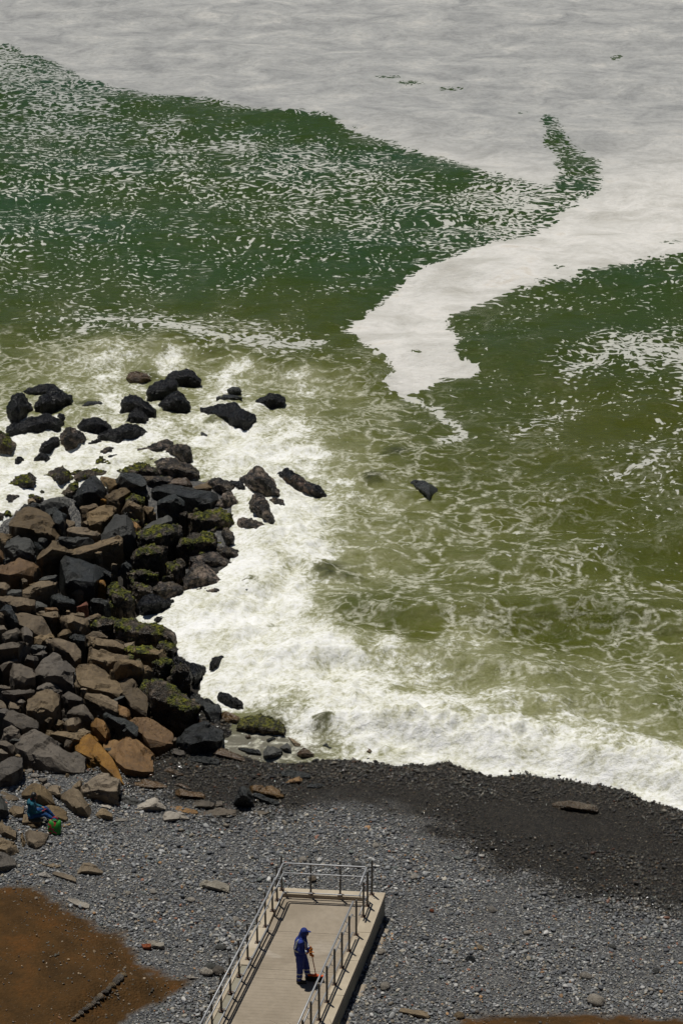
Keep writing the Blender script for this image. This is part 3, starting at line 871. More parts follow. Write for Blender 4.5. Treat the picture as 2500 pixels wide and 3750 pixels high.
rs = np.random.RandomState(11)
N = 190000
u_, v_ = rs.rand(N), rs.rand(N)
Xp = (u_ * 2 - 1) * 12.8
Yp = 44.8 + v_ * (63.0 - 44.8)
dp = shore_d(Xp, Yp)
keep = (dp > -0.4) & (poly_sd(Xp, Yp, PILE_W) < 0.25)
s1 = poly_sd(Xp, Yp, DIRT) + 0.3 * fbm(Xp * 1.5, Yp * 1.5, 2.0, 3); s2 = poly_sd(Xp, Yp, DIRT2) + 0.25 * fbm(Xp * 1.5, Yp * 1.5, 2.0, 3)
dirtness = np.maximum(sstep(-0.3, 0.15, s1), sstep(-0.25, 0.15, s2))
edge_debris = np.exp(-np.abs(s1) / 0.8)
fx, fy = unproj(2000, 3000, 0.4)
fine0 = np.exp(-(((Xp - float(fx)) / 2.6) ** 2 + ((Yp - float(fy)) / 1.3) ** 2))
keep &= rs.rand(N) > 0.75 * fine0
keep &= rs.rand(N) > dirtness * (0.965 - 0.24 * edge_debris)
# not inside the ramp
rel = np.stack([Xp - RK.x, Yp - RK.y], 1)
A2 = np.linalg.inv(np.array([[RA.x, RB.x], [RA.y, RB.y]]))
st_ = rel @ A2.T
keep &= ~((st_[:, 0] > 0.02) & (st_[:, 1] > 0.02) & (st_[:, 1] < RWID - 0.02) & (st_[:, 0] < RAMP_L + 0.2))
Xp, Yp, dp, dirtness = Xp[keep], Yp[keep], dp[keep], dirtness[keep]
n = len(Xp)
Zp = ground(Xp, Yp, dp)
pw = sstep(-0.8, 0.9, poly_sd(Xp, Yp, WET) + 0.8 * fbm(Xp * 0.9, Yp * 0.9, 5.0, 4))
# the fine dark gravel patch near the waterline
fx, fy = unproj(2000, 3000, 0.4)
fine = np.exp(-(((Xp - float(fx)) / 3.0) ** 2 + ((Yp - float(fy)) / 1.8) ** 2))
fx2, fy2 = unproj(1350, 2900, 0.3)
fine = np.maximum(fine, np.exp(-(((Xp - float(fx2)) / 3.0) ** 2 + ((Yp - float(fy2)) / 0.8) ** 2)))
size = 0.0180 * np.exp(rs.normal(size=n) * 0.38) * (1 + 0.35 * (rs.rand(n) > 0.9)) * (1 - 0.45 * fine)
size *= 1.0 + 0.40 * fbm(Xp * 0.5, Yp * 0.5, 31.0, 3) + 0.15 * np.sin(dp * 2.1 + 1.5 * fbm(Xp * 0.3, Yp * 0.3, 33.0, 2))
size *= np.where(dirtness > 0.3, 0.75, 1.0)
big = rs.rand(n) > 0.988
size = np.where(big & (fine < 0.3), size * 1.7, size)
size = np.clip(size, 0.008, 0.07)
pal = np.array([[.05, .055, .062], [.085, .09, .098], [.13, .135, .14], [.19, .195, .195], [.28, .28, .27], [.42, .41, .385], [.10, .115, .105], [.20, .17, .125],
                [.30, .17, .075], [.24, .11, .065], [.34, .31, .25], [.07, .07, .066]])
pr = np.array([.12, .16, .18, .17, .12, .055, .06, .05, .012, .010, .055, .008]); pr /= pr.sum()
ci = rs.choice(len(pal), n, p=pr)
tone = np.clip(pal[ci] * (0.75 + 0.7 * rs.rand(n)[:, None]) * 0.98, 0, 0.65)
tone = tone * (1 - pw[:, None]) + (tone * np.array([.24, .21, .165]) * (0.5 + rs.rand(n)[:, None]) + np.array([.003, .0026, .0018])) * pw[:, None]
brownish = (dirtness > 0.25)[:, None]
tone = np.where(brownish, tone * np.array([.62, .48, .33]), tone)
scl = np.stack([size * (1.0 + 0.5 * rs.rand(n)), size * (0.8 + 0.3 * rs.rand(n)), size * (0.48 + 0.3 * rs.rand(n))], 1)
rot = np.stack([rs.normal(size=n) * 0.25, rs.normal(size=n) * 0.25, rs.rand(n) * 6.283], 1)
pos = np.stack([Xp, Yp, Zp + size * (0.25 + 0.7 * rs.rand(n))], 1)

me = bpy.data.meshes.new("pebbles")
me.vertices.add(n)
me.vertices.foreach_set('co', pos.astype(np.float32).ravel())
def pa(name, typ, data, key):
    a = me.attributes.new(name, typ, 'POINT')
    a.data.foreach_set(key, np.ascontiguousarray(data).ravel())
pa('rot', 'FLOAT_VECTOR', rot.astype(np.float32), 'vector')
pa('scl', 'FLOAT_VECTOR', scl.astype(np.float32), 'vector')
pa('tone', 'FLOAT_COLOR', np.concatenate([tone, np.ones((n, 1))], 1).astype(np.float32), 'color')
pa('pwet', 'FLOAT', pw.astype(np.float32), 'value')
pa('idx', 'INT', rs.randint(0, 5, n).astype(np.int32), 'value')
pebbles = tag(link("pebbles", me), "rounded grey shingle pebbles covering the beach, dark where wet", "pebbles", kind='stuff')

ng = bpy.data.node_groups.new("pebble_scatter", 'GeometryNodeTree')
ng.interface.new_socket("Geometry", in_out='INPUT', socket_type='NodeSocketGeometry')
ng.interface.new_socket("Geometry", in_out='OUTPUT', socket_type='NodeSocketGeometry')
gi = ng.nodes.new('NodeGroupInput'); go = ng.nodes.new('NodeGroupOutput')
L = ng.links.new
join = ng.nodes.new('GeometryNodeJoinGeometry')
for k in range(5):
    ico = ng.nodes.new('GeometryNodeMeshIcoSphere'); ico.inputs['Radius'].default_value = 1.0; ico.inputs['Subdivisions'].default_value = 2
    sp_ = ng.nodes.new('GeometryNodeSetPosition')
    nz = ng.nodes.new('ShaderNodeTexNoise'); nz.noise_dimensions = '4D'
    nz.inputs['W'].default_value = k * 3.7; nz.inputs['Scale'].default_value = 0.75; nz.inputs['Detail'].default_value = 1.0
    ps_ = ng.nodes.new('GeometryNodeInputPosition'); L(ps_.outputs[0], nz.inputs['Vector'])
    sub = ng.nodes.new('ShaderNodeVectorMath'); sub.operation = 'SUBTRACT'; sub.inputs[1].default_value = (0.5, 0.5, 0.5)
    L(nz.outputs['Color'], sub.inputs[0])
    sc_ = ng.nodes.new('ShaderNodeVectorMath'); sc_.operation = 'SCALE'; sc_.inputs['Scale'].default_value = 1.1
    L(sub.outputs[0], sc_.inputs[0])
    L(ico.outputs['Mesh'], sp_.inputs['Geometry']); L(sc_.outputs[0], sp_.inputs['Offset'])
    sm = ng.nodes.new('GeometryNodeSetShadeSmooth'); L(sp_.outputs[0], sm.inputs[0])
    mt = ng.nodes.new('GeometryNodeSetMaterial'); mt.inputs['Material'].default_value = M_PEBBLE; L(sm.outputs[0], mt.inputs['Geometry'])
    g2i = ng.nodes.new('GeometryNodeGeometryToInstance'); L(mt.outputs[0], g2i.inputs[0])
    L(g2i.outputs[0], join.inputs[0])
iop = ng.nodes.new('GeometryNodeInstanceOnPoints')
iop.inputs['Pick Instance'].default_value = True
L(gi.outputs[0], iop.inputs['Points']); L(join.outputs[0], iop.inputs['Instance'])
def na(name, typ, sock):
    a = ng.nodes.new('GeometryNodeInputNamedAttribute'); a.data_type = typ; a.inputs['Name'].default_value = name
    L(a.outputs['Attribute'], sock)
na('idx', 'INT', iop.inputs['Instance Index'])
na('rot', 'FLOAT_VECTOR', iop.inputs['Rotation'])
na('scl', 'FLOAT_VECTOR', iop.inputs['Scale'])
L(iop.outputs[0], go.inputs[0])
md = pebbles.modifiers.new("pebble_scatter", 'NODES'); md.node_group = ng
# ------------------------------------------------------------------ rock materials
def rockmat(name, stops, rough=(0.55, 0.85), bump=0.5, speck=0.25, cracks=True, scale=1.6, pale=None, mussel=False, spec=0.5):
    m = NT(name)
    o = m.obj()
    r = m.rnd()
    off = m.n('ShaderNodeCombineXYZ')
    m.put(off.inputs[0], m.math('MULTIPLY', r, 37.0)); m.put(off.inputs[1], m.math('MULTIPLY', r, 91.0)); m.put(off.inputs[2], m.math('MULTIPLY', r, 53.0))
    v = m.vmath('ADD', o, off.outputs[0])
    a = m.noise(v, scale, 7, 0.62, 0.5)
    b = m.noise(v, scale * 7, 5, 0.65)
    c = m.noise(v, scale * 26, 3, 0.6)
    col = m.ramp(m.math('ADD', m.math('MULTIPLY', a, 0.62), m.math('MULTIPLY', b, 0.38)), stops)
    hv = m.n('ShaderNodeHueSaturation')
    m.put(hv.inputs['Color'], col); m.put(hv.inputs['Value'], m.lin(r, 0, 1, 0.75, 1.45)); m.put(hv.inputs['Saturation'], m.lin(m.math('FRACT', m.math('MULTIPLY', r, 7.3)), 0, 1, 0.8, 1.15))
    col = hv.outputs[0]
    col = m.mix(m.math('MULTIPLY', m.smooth(c, 0.45, 0.75), speck), col, tuple(x * 0.35 for x in stops[0][1]))
    col = m.mix(m.math('MULTIPLY', m.smooth(c, 0.45, 0.25), speck * 0.6), col, tuple(min(1, x * 1.7) for x in stops[-1][1]))
    if pale is not None:
        pm = m.attr('pale')
        pn_ = m.smooth(m.noise(v, 5.0, 5, 0.65), 0.42, 0.6)
        col = m.mix(m.math('MULTIPLY', pm, pn_), col, pale)
    moss = m.attr('moss')
    mn = m.noise(v, 9.0, 4, 0.6)
    mcol = m.ramp(mn, [(0.36, (0.007, 0.009, 0.002)), (0.48, (0.05, 0.058, 0.005)), (0.62, (0.20, 0.20, 0.012))])
    col = m.mix(moss, col, mcol)
    h = m.math('ADD', b, m.math('MULTIPLY', c, 0.45))
    if cracks:
        st = m.vmath('MULTIPLY', v, (0.7, 1.0, 2.4))
        cn = m.noise(st, 1.1, 4, 0.6)
        ck = m.smooth(m.math('ABSOLUTE', m.math('SUBTRACT', cn, 0.5)), 0.010, 0.0)
        ck = m.math('MULTIPLY', ck, m.smooth(m.noise(v, 2.3, 2), 0.45, 0.6))
        col = m.mix(m.math('MULTIPLY', ck, 0.5), col, tuple(x * 0.3 for x in stops[0][1]))
        h = m.math('SUBTRACT', h, m.math('MULTIPLY', ck, 0.6))
    n = m.bump(h, min(1.0, bump * 1.6), 0.07)
    if mussel:
        vo = m.voro(v, 18.0)
        n = m.bump(vo, 1.0, 0.06, n)
    n = m.bump(mn, 0.3, 0.03, n)
    rg = m.lin(b, 0.3, 0.7, rough[0], rough[1])
    rg = m.mix(moss, rg, (0.9, 0.9, 0.9))
    return m.fin(col, rg, n, spec)

RM = {
 'B': rockmat("rock_brown", [(0.28, (0.028, 0.018, 0.008)), (0.5, (0.110, 0.076, 0.037)), (0.72, (0.205, 0.150, 0.084))]),
 'T': rockmat("rock_tan", [(0.28, (0.052, 0.036, 0.018)), (0.5, (0.170, 0.125, 0.072)), (0.72, (0.27, 0.205, 0.125))]),
 'G': rockmat("rock_grey", [(0.28, (0.026, 0.021, 0.016)), (0.5, (0.092, 0.076, 0.057)), (0.72, (0.165, 0.138, 0.105))]),
 'S': rockmat("rock_slate_wet", [(0.28, (0.006, 0.0065, 0.006)), (0.5, (0.023, 0.025, 0.023)), (0.72, (0.052, 0.055, 0.050))], (0.2, 0.45), 0.55, spec=0.35),
 'L': rockmat("rock_slate_dry", [(0.28, (0.018, 0.018, 0.016)), (0.5, (0.056, 0.056, 0.050)), (0.72, (0.105, 0.105, 0.093))], (0.5, 0.8), 0.45, spec=0.3),
 'O': rockmat("rock_ochre", [(0.28, (0.0473, 0.0210, 0.0026)), (0.5, (0.1569, 0.0773, 0.0141)), (0.72, (0.2633, 0.1460, 0.0404))], (0.4, 0.75)),
 'W': rockmat("rock_wet_brown", [(0.28, (0.0180, 0.0105, 0.0036)), (0.5, (0.0686, 0.0398, 0.0148)), (0.72, (0.1370, 0.0873, 0.0398))], (0.16, 0.4), 0.35),
 'K': rockmat("rock_mussel_black", [(0.3, (0.0025, 0.0025, 0.003)), (0.55, (0.006, 0.006, 0.0065)), (0.75, (0.016, 0.014, 0.011))], (0.2, 0.42), 0.9, 0.2, False, 3.0, (0.21, 0.14, 0.10), True, 0.4),
 'C': rockmat("rock_barnacle", [(0.38, (0.005, 0.0045, 0.004)), (0.50, (0.016, 0.013, 0.010)), (0.57, (0.10, 0.076, 0.047)), (0.72, (0.32, 0.255, 0.175))], (0.3, 0.6), 0.9, 0.3, False, 2.6, (0.34, 0.26, 0.20), True),
 'M': rockmat("rock_mossy", [(0.36, (0.006, 0.005, 0.0035)), (0.50, (0.030, 0.021, 0.010)), (0.60, (0.10, 0.070, 0.032)), (0.74, (0.19, 0.14, 0.072))], (0.3, 0.6), 0.8, 0.3, False, 2.2, (0.27, 0.21, 0.15), True),
 'P': rockmat("rock_pale", [(0.28, (0.1020, 0.0892, 0.0714)), (0.5, (0.2720, 0.2422, 0.1997)), (0.72, (0.4105, 0.3763, 0.3226))]),
 'N': rockmat("concrete_rubble", [(0.28, (0.0867, 0.0740, 0.0536)), (0.5, (0.2295, 0.1997, 0.1487)), (0.72, (0.3421, 0.3030, 0.2444))], (0.7, 0.95), 0.5, 0.4, False, 3.0),
 'D': rockmat("rock_dark_wet", [(0.28, (0.012, 0.008, 0.004)), (0.5, (0.036, 0.024, 0.012)), (0.72, (0.075, 0.052, 0.028))], (0.15, 0.4), 0.5),
 'R': rockmat("brick_red", [(0.28, (0.08, 0.022, 0.010)), (0.5, (0.14, 0.042, 0.018)), (0.72, (0.19, 0.07, 0.032))], (0.7, 0.95), 0.4),
}

# ------------------------------------------------------------------ rock outlines, traced on enlarged tiles of the photograph
TILE = {'A': (0, 1320, 2.8), 'B': (480, 1320, 2.8), 'C': (0, 1660, 2.8), 'D': (480, 1660, 2.8), 'E': (0, 2040, 2.8), 'F': (400, 2040, 2.8),
        'G': (0, 2400, 2.8), 'H': (480, 2400, 2.8), 'I': (0, 2740, 2.8), 'J': (480, 2620, 2.24), 'Z': (0, 3050, 1.96), 'Y': (700, 3050, 1.96), 'X': (1200, 2700, 1.206), 'V': (700, 2100, 1.2544), 'U': (1100, 1600, 2.613)}
SHARED = {
 'sb': ("sea_rock", "small black mussel-covered rock poking out of the white surf", "small black rocks in the surf"),
 'su': ("sea_rock", "low wet rock just breaking the surface of the churned water", "rocks awash in the surf"),
 'ms': ("boulder", "small moss-covered rock in the wet green fringe of the rock spit", "small mossy rocks of the spit"),
 'br': ("boulder", "small brown angular stone wedged between the big dry boulders", "small stones among the boulders"),
 'gr': ("boulder", "small grey broken stone at the left edge of the boulder pile", "grey stones at the left edge"),
 'sl': ("boulder", "small dark slate block wedged in the boulder pile", "small slate blocks in the pile"),
 'wb': ("beach_rock", "flat wet stone half sunk in the dark gravel below the boulders", "wet stones in the dark gravel"),
 'ts': ("beach_rock", "small tan stone lying on the shingle near the dirt bank", "tan stones near the dirt bank"),
}
ROCKS = """
A K .55 |tall black mussel-covered rock at the far left of the surf|105,400 135,335 190,325 245,350 290,420 330,500 240,580 185,645 120,640 80,580 85,470
A K .5 |long black rock crest at the back of the left surf group, foam in front|238,335 370,258 490,235 570,270 660,320 640,380 440,375 300,345
A K .6 |big black rock with a blue wet sheen on top, in the left surf group|352,490 375,410 440,345 560,320 680,320 735,370 768,450 640,480 520,510 440,555 370,535
A K .55 |long low black rock like a reclining animal in the left surf|70,720 110,675 240,625 400,565 500,550 590,590 630,660 655,710 560,712 420,735 270,765 160,750 85,755
A K .5 |@sb|550,560 620,545 695,585 640,635 600,600
A S .4 |@su|825,490 850,440 905,420 1060,425 1000,455 900,480
A K .55 |broad round black rock in the surf right of the reclining rock|790,690 830,650 880,590 960,575 1080,610 1145,690 1140,730 1010,748 900,735 840,740
A K .5 |@sb|830,578 880,555 980,560 930,592
A K .55 |humped black rock with a low tail, third surf row, right of the streaked rock|990,770 1150,715 1260,680 1340,648 1390,680 1450,720 1525,745 1450,785 1340,815 1210,822 1030,800
A K .6 |large black double-humped rock in the middle of the surf group|1235,430 1280,355 1350,338 1430,395 1500,430 1590,490 1620,510 1590,590 1500,580 1400,560 1330,530 1240,515
A K .55 p|black rock with a bare pink corner below the double-humped rock|1285,655 1330,530 1400,490 1480,540 1530,620 1500,655 1400,645
A C .6 p|pointed black rock with a pale vertical streak standing in white foam|615,790 680,690 720,678 800,710 850,750 900,830 850,870 740,905 650,915 620,870
A K .6 |black rock leaning against the left of the streaked rock|400,915 450,845 530,785 610,800 620,880 540,920 440,945
A K .5 |@sb|890,865 960,820 1020,805 1045,830 960,852
A M .55 p|dark mossy rock cut off by the left edge of the surf|-60,760 0,720 60,790 120,850 185,885 110,940 0,930 -60,930
A K .5 |@sb|155,1040 175,985 215,985 250,1015 190,1050
A K .5 |@sb|350,1005 420,945 475,960 515,1000 490,1040 420,1025
A C .4 |@su|1030,930 1080,895 1190,885 1080,948
A M .5 |small dark rock with olive weed alone in the foam, upper edge of the spit|975,1075 985,1010 1030,985 1080,1025 1190,1085 1050,1110
A K .5 |@sb|1100,1000 1120,970 1200,962 1215,1000 1140,1030
B M .5 |@sb|160,1030 200,998 265,1020 200,1045
A W .3 |brown rock under thin water at the top of the surf|1290,180 1340,120 1400,108 1520,140 1560,190 1450,215 1340,210
B K .5 |black rock at the very back of the surf, right of centre, with rounded crest|330,190 390,140 480,105 570,90 660,120 720,190 735,240 620,230 490,215 420,240
B K .55 |smooth rounded black rock just below the rearmost one|150,340 190,260 300,205 400,180 470,210 500,290 500,330 400,360 320,395 200,412 155,390
B K .55 |pyramid-shaped black rock in front of the smooth rounded one|275,475 340,400 400,340 480,310 550,360 600,430 630,520 480,530 360,515
B K .5 |large sloping black rock with foam pouring over its left shoulder|700,520 750,490 880,480 980,440 1080,450 1140,500 1220,560 1280,630 1200,680 1110,745 1060,660 960,600 860,540 760,525
B K .55 |black rock at the right-hand end of the surf group, beside open white water|1270,440 1310,380 1430,325 1520,355 1590,400 1570,470 1420,485 1300,480
B S .4 |@su|870,390 960,350 1050,350 1140,385 1000,402
B S .4 |@su|980,300 1040,270 1110,275 1140,325 1040,325
B S .4 |@su|690,740 720,730 790,770 750,808
B S .4 |@su|1000,990 1060,990 1080,1040 1030,1045
B C .5 |low black and tan rock with a long flat tail, upper tip of the spit|45,940 160,890 280,830 370,810 430,850 430,900 320,975 200,950
B C .7 |upright black block with barnacled top at the upper tip of the spit|310,960 400,880 500,860 580,855 615,920 625,1000 610,1085 540,1060 440,1010
D C .45 p|large brown and white barnacle-crusted boulder below the upright black block|255,130 290,60 380,40 480,75 560,110 640,150 700,235 640,260 480,250 330,225 270,180
C M .5 |boulder capped with bright green moss at the upper edge of the spit|1215,240 1240,160 1340,140 1420,95 1500,120 1600,170 1650,225 1500,235 1350,215
C S .65 |dark blue-grey slate boulder with a flat sunlit top near the spit's upper edge|1180,300 1220,220 1370,198 1460,240 1500,300 1510,500 1440,480 1370,400 1240,360
D C .45 |@ms|120,240 200,230 350,240 440,262 420,330 300,320 180,300
D W .45 |wet brown dome behind the long slate slab|360,320 440,262 560,255 620,330 560,365 460,350
D B .4 |flat grey-brown stone behind the right end of the long slate slab|620,375 700,320 790,300 850,350 800,390 680,388
D S .45 p|long slate slab with wet shining top and pale underside, middle of the spit|215,370 260,335 420,335 560,370 700,385 830,400 890,440 870,500 800,575 680,560 540,520 500,440 400,400 260,400
D S .55 |wet slate block leaning on the near left end of the long slab|270,500 330,440 450,395 500,440 555,500 540,600 400,640 280,600
D C .5 |black barnacled boulder between the slate slab and the dark cone|780,300 850,260 920,250 1020,300 1060,360 1000,410 900,410 840,350
D K .5 |@ms|1000,290 1080,285 1150,300 1180,400 1100,390 1050,350
D C .6 p|tall dark cone-shaped boulder at the seaward corner of the spit|1130,300 1180,220 1260,150 1330,150 1400,210 1460,290 1530,430 1520,470 1400,450 1300,430 1180,400
D C .5 p|pale barnacled stone in the notch beside white foam|940,430 990,380 1040,420 1105,500 1040,500 960,545 930,520
D C .5 p|@ms|870,470 940,450 965,545 860,552
D C .5 |rough black and cream boulder standing in foam below the dark cone|1210,480 1290,430 1340,440 1390,500 1410,580 1460,660 1470,730 1430,765 1350,720 1250,650 1200,580
D C .5 p|@sb|1410,500 1470,450 1560,480 1590,560 1480,557
D C .5 |sloping black barnacled slab in foam, lower right of the rough cream boulder|1095,730 1120,670 1180,650 1260,680 1340,730 1420,780 1490,835 1300,850 1180,790
D K .5 p|black wedge rock with a bare pink side, far out from the spit|1500,250 1540,160 1600,160 1690,220 1780,280 1900,340 1996,415 1900,425 1780,400 1640,320 1560,290
D M .45 p|weedy boulder with pale sides beside the foam inlet|580,650 640,620 760,600 930,580 990,620 1040,720 980,760 850,780 700,745 600,700
D C .5 |small black and cream rock islet in the foam inlet|930,800 990,770 1060,810 1050,880 1065,930 970,952 1000,890 950,850
D M .5 b|brown slab with a bright green mossy edge in the middle of the spit|60,845 150,800 300,755 440,740 520,760 510,830 400,910 250,960 130,930
D M .4 b|tan boulder half covered in bright green moss beside the foam|470,950 560,900 620,830 750,810 850,840 900,930 860,985 740,1000 600,975
D C .5 |low black barnacled ledge at the waterline below the mossy tan boulder|880,990 970,965 1080,990 1150,1040 1060,1075 940,1050
D C .5 |@sb|1160,1040 1210,1015 1280,1070 1250,1105
D K .5 |@sb|1230,960 1280,920 1320,970 1360,1010 1320,1032
D S .35 |@su|1330,1045 1400,1020 1500,1050 1560,1100 1420,1118
D M .5 b|brown flat-topped boulder with green moss down its right side|10,1080 40,1010 130,950 300,965 370,980 300,1075 180,1120 60,1115
D C .4 p|pale and black ledge running out to the foam, below the black ledge|600,1100 700,1040 830,1020 960,1090 1005,1130 850,1165 680,1135
D L .4 |long dull grey stone lying across the middle of the spit|105,770 200,720 370,640 420,690 380,745 250,775 130,810
C M .5 |black and green weedy rock with a pale bare patch, left end of the spit|65,345 130,295 240,225 290,208 350,235 410,300 380,350 330,400 220,395 120,365
C M .4 |@sb|360,400 400,375 465,410 430,422
C M .5 |@sb|295,450 350,425 445,460 410,505 340,482
C M .55 |weedy dark rock shaped like a crouching bear, in foam left of the spit|450,235 520,185 620,135 690,170 700,220 740,295 610,350 560,310 480,280
C M .5 |long weedy rock along the spit's upper left edge|730,230 800,200 900,170 980,180 1080,195 1125,240 1000,240 870,285 790,305 735,270
C C .4 |cream and black striped stone at the left water's edge|50,495 100,430 190,405 230,440 140,485 90,525
C M .5 |@sb|-20,600 50,625 20,680 -20,690
C M .5 |@sb|40,632 80,605 110,630 60,647
C M .45 b|@ms|630,410 690,350 790,320 800,380 760,455 690,430
C S .4 |pointed slate boulder with a smooth sunlit face near the top of the pile|760,460 800,350 870,280 970,232 1030,290 1070,370 1080,450 1000,500 860,505
C B .5 |flat brown stone behind the pointed slate boulder|990,250 1060,235 1200,270 1240,350 1120,400 1060,300
C B .5 |brown dome-shaped boulder below the flat-topped slate one|1080,430 1170,415 1250,360 1330,350 1370,400 1300,480 1220,550 1120,510
C M .5 b|@ms|1300,480 1370,430 1470,480 1480,520 1380,515
C L .6 |olive grey block with a dark overhanging front, upper left of the pile|415,530 520,470 650,450 700,500 720,640 600,600 480,590
C S .5 |dark slate block below the olive grey block|470,590 560,570 670,640 690,750 640,840 580,820 520,700
C S .5 |thin dark slate stone on top of the big brown boulder|205,560 270,500 370,495 440,570 330,580 250,565
C B .35 |largest brown boulder at the upper left of the pile, sloping ridge down its face|100,660 160,590 270,548 400,570 480,620 540,700 590,820 615,870 540,880 480,900 350,890 200,850 110,800
C B .4 |@br|825,560 900,530 980,515 1010,560 900,612 850,600
C B .3 |cracked brown and grey boulder in the middle of the upper pile|880,640 950,590 1060,540 1150,525 1195,590 1150,680 1040,765 930,755
C B .35 |@br|690,780 800,750 960,770 1040,830 960,885 800,865 710,840
C L .3 |upright grey slate slab with a straight sunlit face|1030,870 1130,740 1180,640 1290,585 1340,680 1390,840 1290,885 1150,895
C B .7 |brown block with a black shaded front, right of the upright slab|1250,540 1330,495 1450,530 1480,580 1450,740 1350,720 1290,600
C B .6 |@br|1460,570 1500,530 1570,540 1600,640 1520,645
C O .5 |@br|1350,700 1410,720 1450,780 1410,825 1370,780
C B .45 |long brown boulder with a flat glinting top, centre of the pile|720,1030 830,970 920,930 1080,870 1270,825 1295,900 1240,955 1000,1015 830,1075 760,1065
C L .5 |@sl|600,880 720,850 870,870 980,890 900,940 800,995 700,955
C B .5 |olive brown hump-backed boulder left of the big black wet rock|380,1090 450,990 540,880 640,920 720,1000 780,1030 700,1055 600,1090 480,1135 400,1115
C L .4 |rounded blue-grey boulder at the left edge above the orange one|50,920 150,870 270,870 340,900 360,980 380,1080 310,1110 150,1065 60,1005
C S .5 |@sl|350,910 400,920 450,980 390,1045 360,985
C B .5 |@br|-30,800 60,810 130,860 60,965 -30,905
C O .5 |@br|-30,960 20,990 65,1080 0,1120 -30,1105
E O .4 |orange-brown angular boulder at the left edge of the pile|-30,140 20,70 150,15 230,5 330,55 400,95 340,190 280,215 200,220 110,265 0,255
E S .3 |huge flat black boulder glistening wet, centre left of the pile|600,150 600,0 625,-30 720,10 860,40 1000,100 1070,170 950,345 900,355 690,300 690,240
E S .4 |@sl|860,40 960,60 1060,130 1180,180 1150,215 1070,175
E T .5 |tan wedge-shaped boulder with a flat lit top left of the glistening black one|230,340 320,290 430,255 590,250 580,300 430,345 330,415 240,412
E L .5 |@sl|405,240 500,195 600,180 560,240 450,252
E B .5 |@br|-30,250 40,250 110,310 60,400 -30,385
E L .5 |@sl|65,370 120,330 220,335 240,400 150,412 70,412
E B .5 |brown boulder with a rounded orange face, left edge, middle of the pile|-30,420 120,410 250,415 350,450 375,510 300,562 170,572 110,500 0,475
E S .4 |@sl|510,430 600,365 700,390 780,470 760,505 680,485 610,505
E R .4 |orange brick-like stone lying in the dark hollow below the black boulder|785,510 885,465 905,500 800,550
E O .5 |@br|460,520 580,510 600,550 540,572 465,557
E S .5 |@ms|925,450 960,415 1060,430 1135,470 1060,492 940,478
E S .6 |dark slate block with a knife edge at the left edge of the pile|-30,560 60,500 110,510 170,620 210,720 150,735 60,645 0,615
E B .25 |broad tan boulder with a smooth sloping face and two fine cracks|150,600 350,575 420,620 480,690 530,780 440,795 350,805 220,725 190,655
E B .5 |@br|350,570 450,560 600,570 620,640 540,685 470,655
E B .6 |dark brown shaded boulder in the hollow right of the broad tan one|610,620 760,600 930,650 900,740 830,795 700,785 640,705
E B .5 |@br|640,590 760,555 870,570 860,632 740,622
E B .5 |@br|870,640 990,580 1070,575 1050,620 960,662 900,672
E M .5 b|@br|950,720 1040,620 1150,630 1250,690 1180,745 1080,725 1010,765
E G .4 |@gr|200,740 270,720 340,760 340,855 250,855
E G .5 |@gr|20,800 80,750 180,730 220,780 170,845 60,855
E G .5 |@gr|-30,690 50,700 80,760 0,795 -30,785
E G .72 |flat grey slab with a deep black front at the left edge of the pile|-30,900 0,880 200,840 310,850 310,920 230,1085 100,1065 -30,1105
E L .5 |@sl|310,920 380,890 480,920 470,965 380,965
E B .5 |brown boulder with a rusty right face, left of the long dark-sided one|460,860 560,810 680,850 780,900 820,970 830,1085 760,1115 680,1045 600,975 520,935
E S .4 |@sl|700,830 760,800 880,790 900,830 870,905 800,895
E B .5 |long brown boulder with a dark side, middle right of the pile|870,830 1000,830 1200,855 1260,900 1290,990 1160,975 1000,935 900,895
E B .5 |@br|870,830 960,760 1040,770 1100,835 980,838
E B .45 |thick brown boulder with stepped top, in front of the long dark-sided one|860,1030 930,915 1060,960 1200,1000 1340,1060 1200,1105 1050,1155 900,1115
F T .5 b|light brown flat-topped slab with green moss on its right corner|165,955 310,930 430,945 570,960 590,1040 480,1040 330,1065 200,1015
G B .8 |brown boulder whose front is a deep black overhang, right of the pile|1130,180 1210,60 1360,60 1480,70 1560,150 1600,200 1500,285 1440,325 1300,300 1180,290
E T .5 |@br|1270,900 1380,870 1390,910 1290,952
E B .5 |@br|590,800 650,750 720,735 740,780 690,845 620,845
E G .5 |@gr|340,1000 430,950 480,970 440,1045 380,1025
E G .6 |@gr|250,1080 280,1000 380,1030 400,1060 350,1125
E T .4 |@br|350,830 490,770 560,800 470,855 430,895 360,885
F S .5 |@sl|120,90 170,15 220,60 250,110 200,135
F M .5 b|@ms|180,170 290,140 350,155 500,170 480,215 300,205
F M .45 b|mossy slate hump with bright green tufts at the foot of the black boulder|0,300 60,265 120,290 200,360 250,440 200,525 60,485 10,425
F M .5 |@ms|230,270 320,250 430,320 450,405 300,405
F M .5 p|@ms|630,110 700,30 770,50 780,130 700,255 640,245
F C .45 p|tan barnacle-crusted boulder at the water's edge, middle of the spit|770,280 800,150 880,60 940,60 1040,130 1090,200 1150,270 1080,302 900,312 780,312
F C .5 |wet tan and black rock glinting left of the barnacle-crusted one|450,330 520,250 620,300 700,270 770,330 740,382 580,395 470,385
F C .5 |low brown and black rock alone in foam below the barnacle-crusted one|875,370 960,310 1100,320 1160,390 1110,410 960,402
F K .6 |round black dripping boulder at the head of the small foam inlet|310,530 330,400 450,395 560,430 640,460 620,520 480,588 360,608
F K .5 |@ms|580,440 620,405 670,440 660,478 610,478
F K .4 |@sb|460,650 500,610 600,600 560,642 490,672
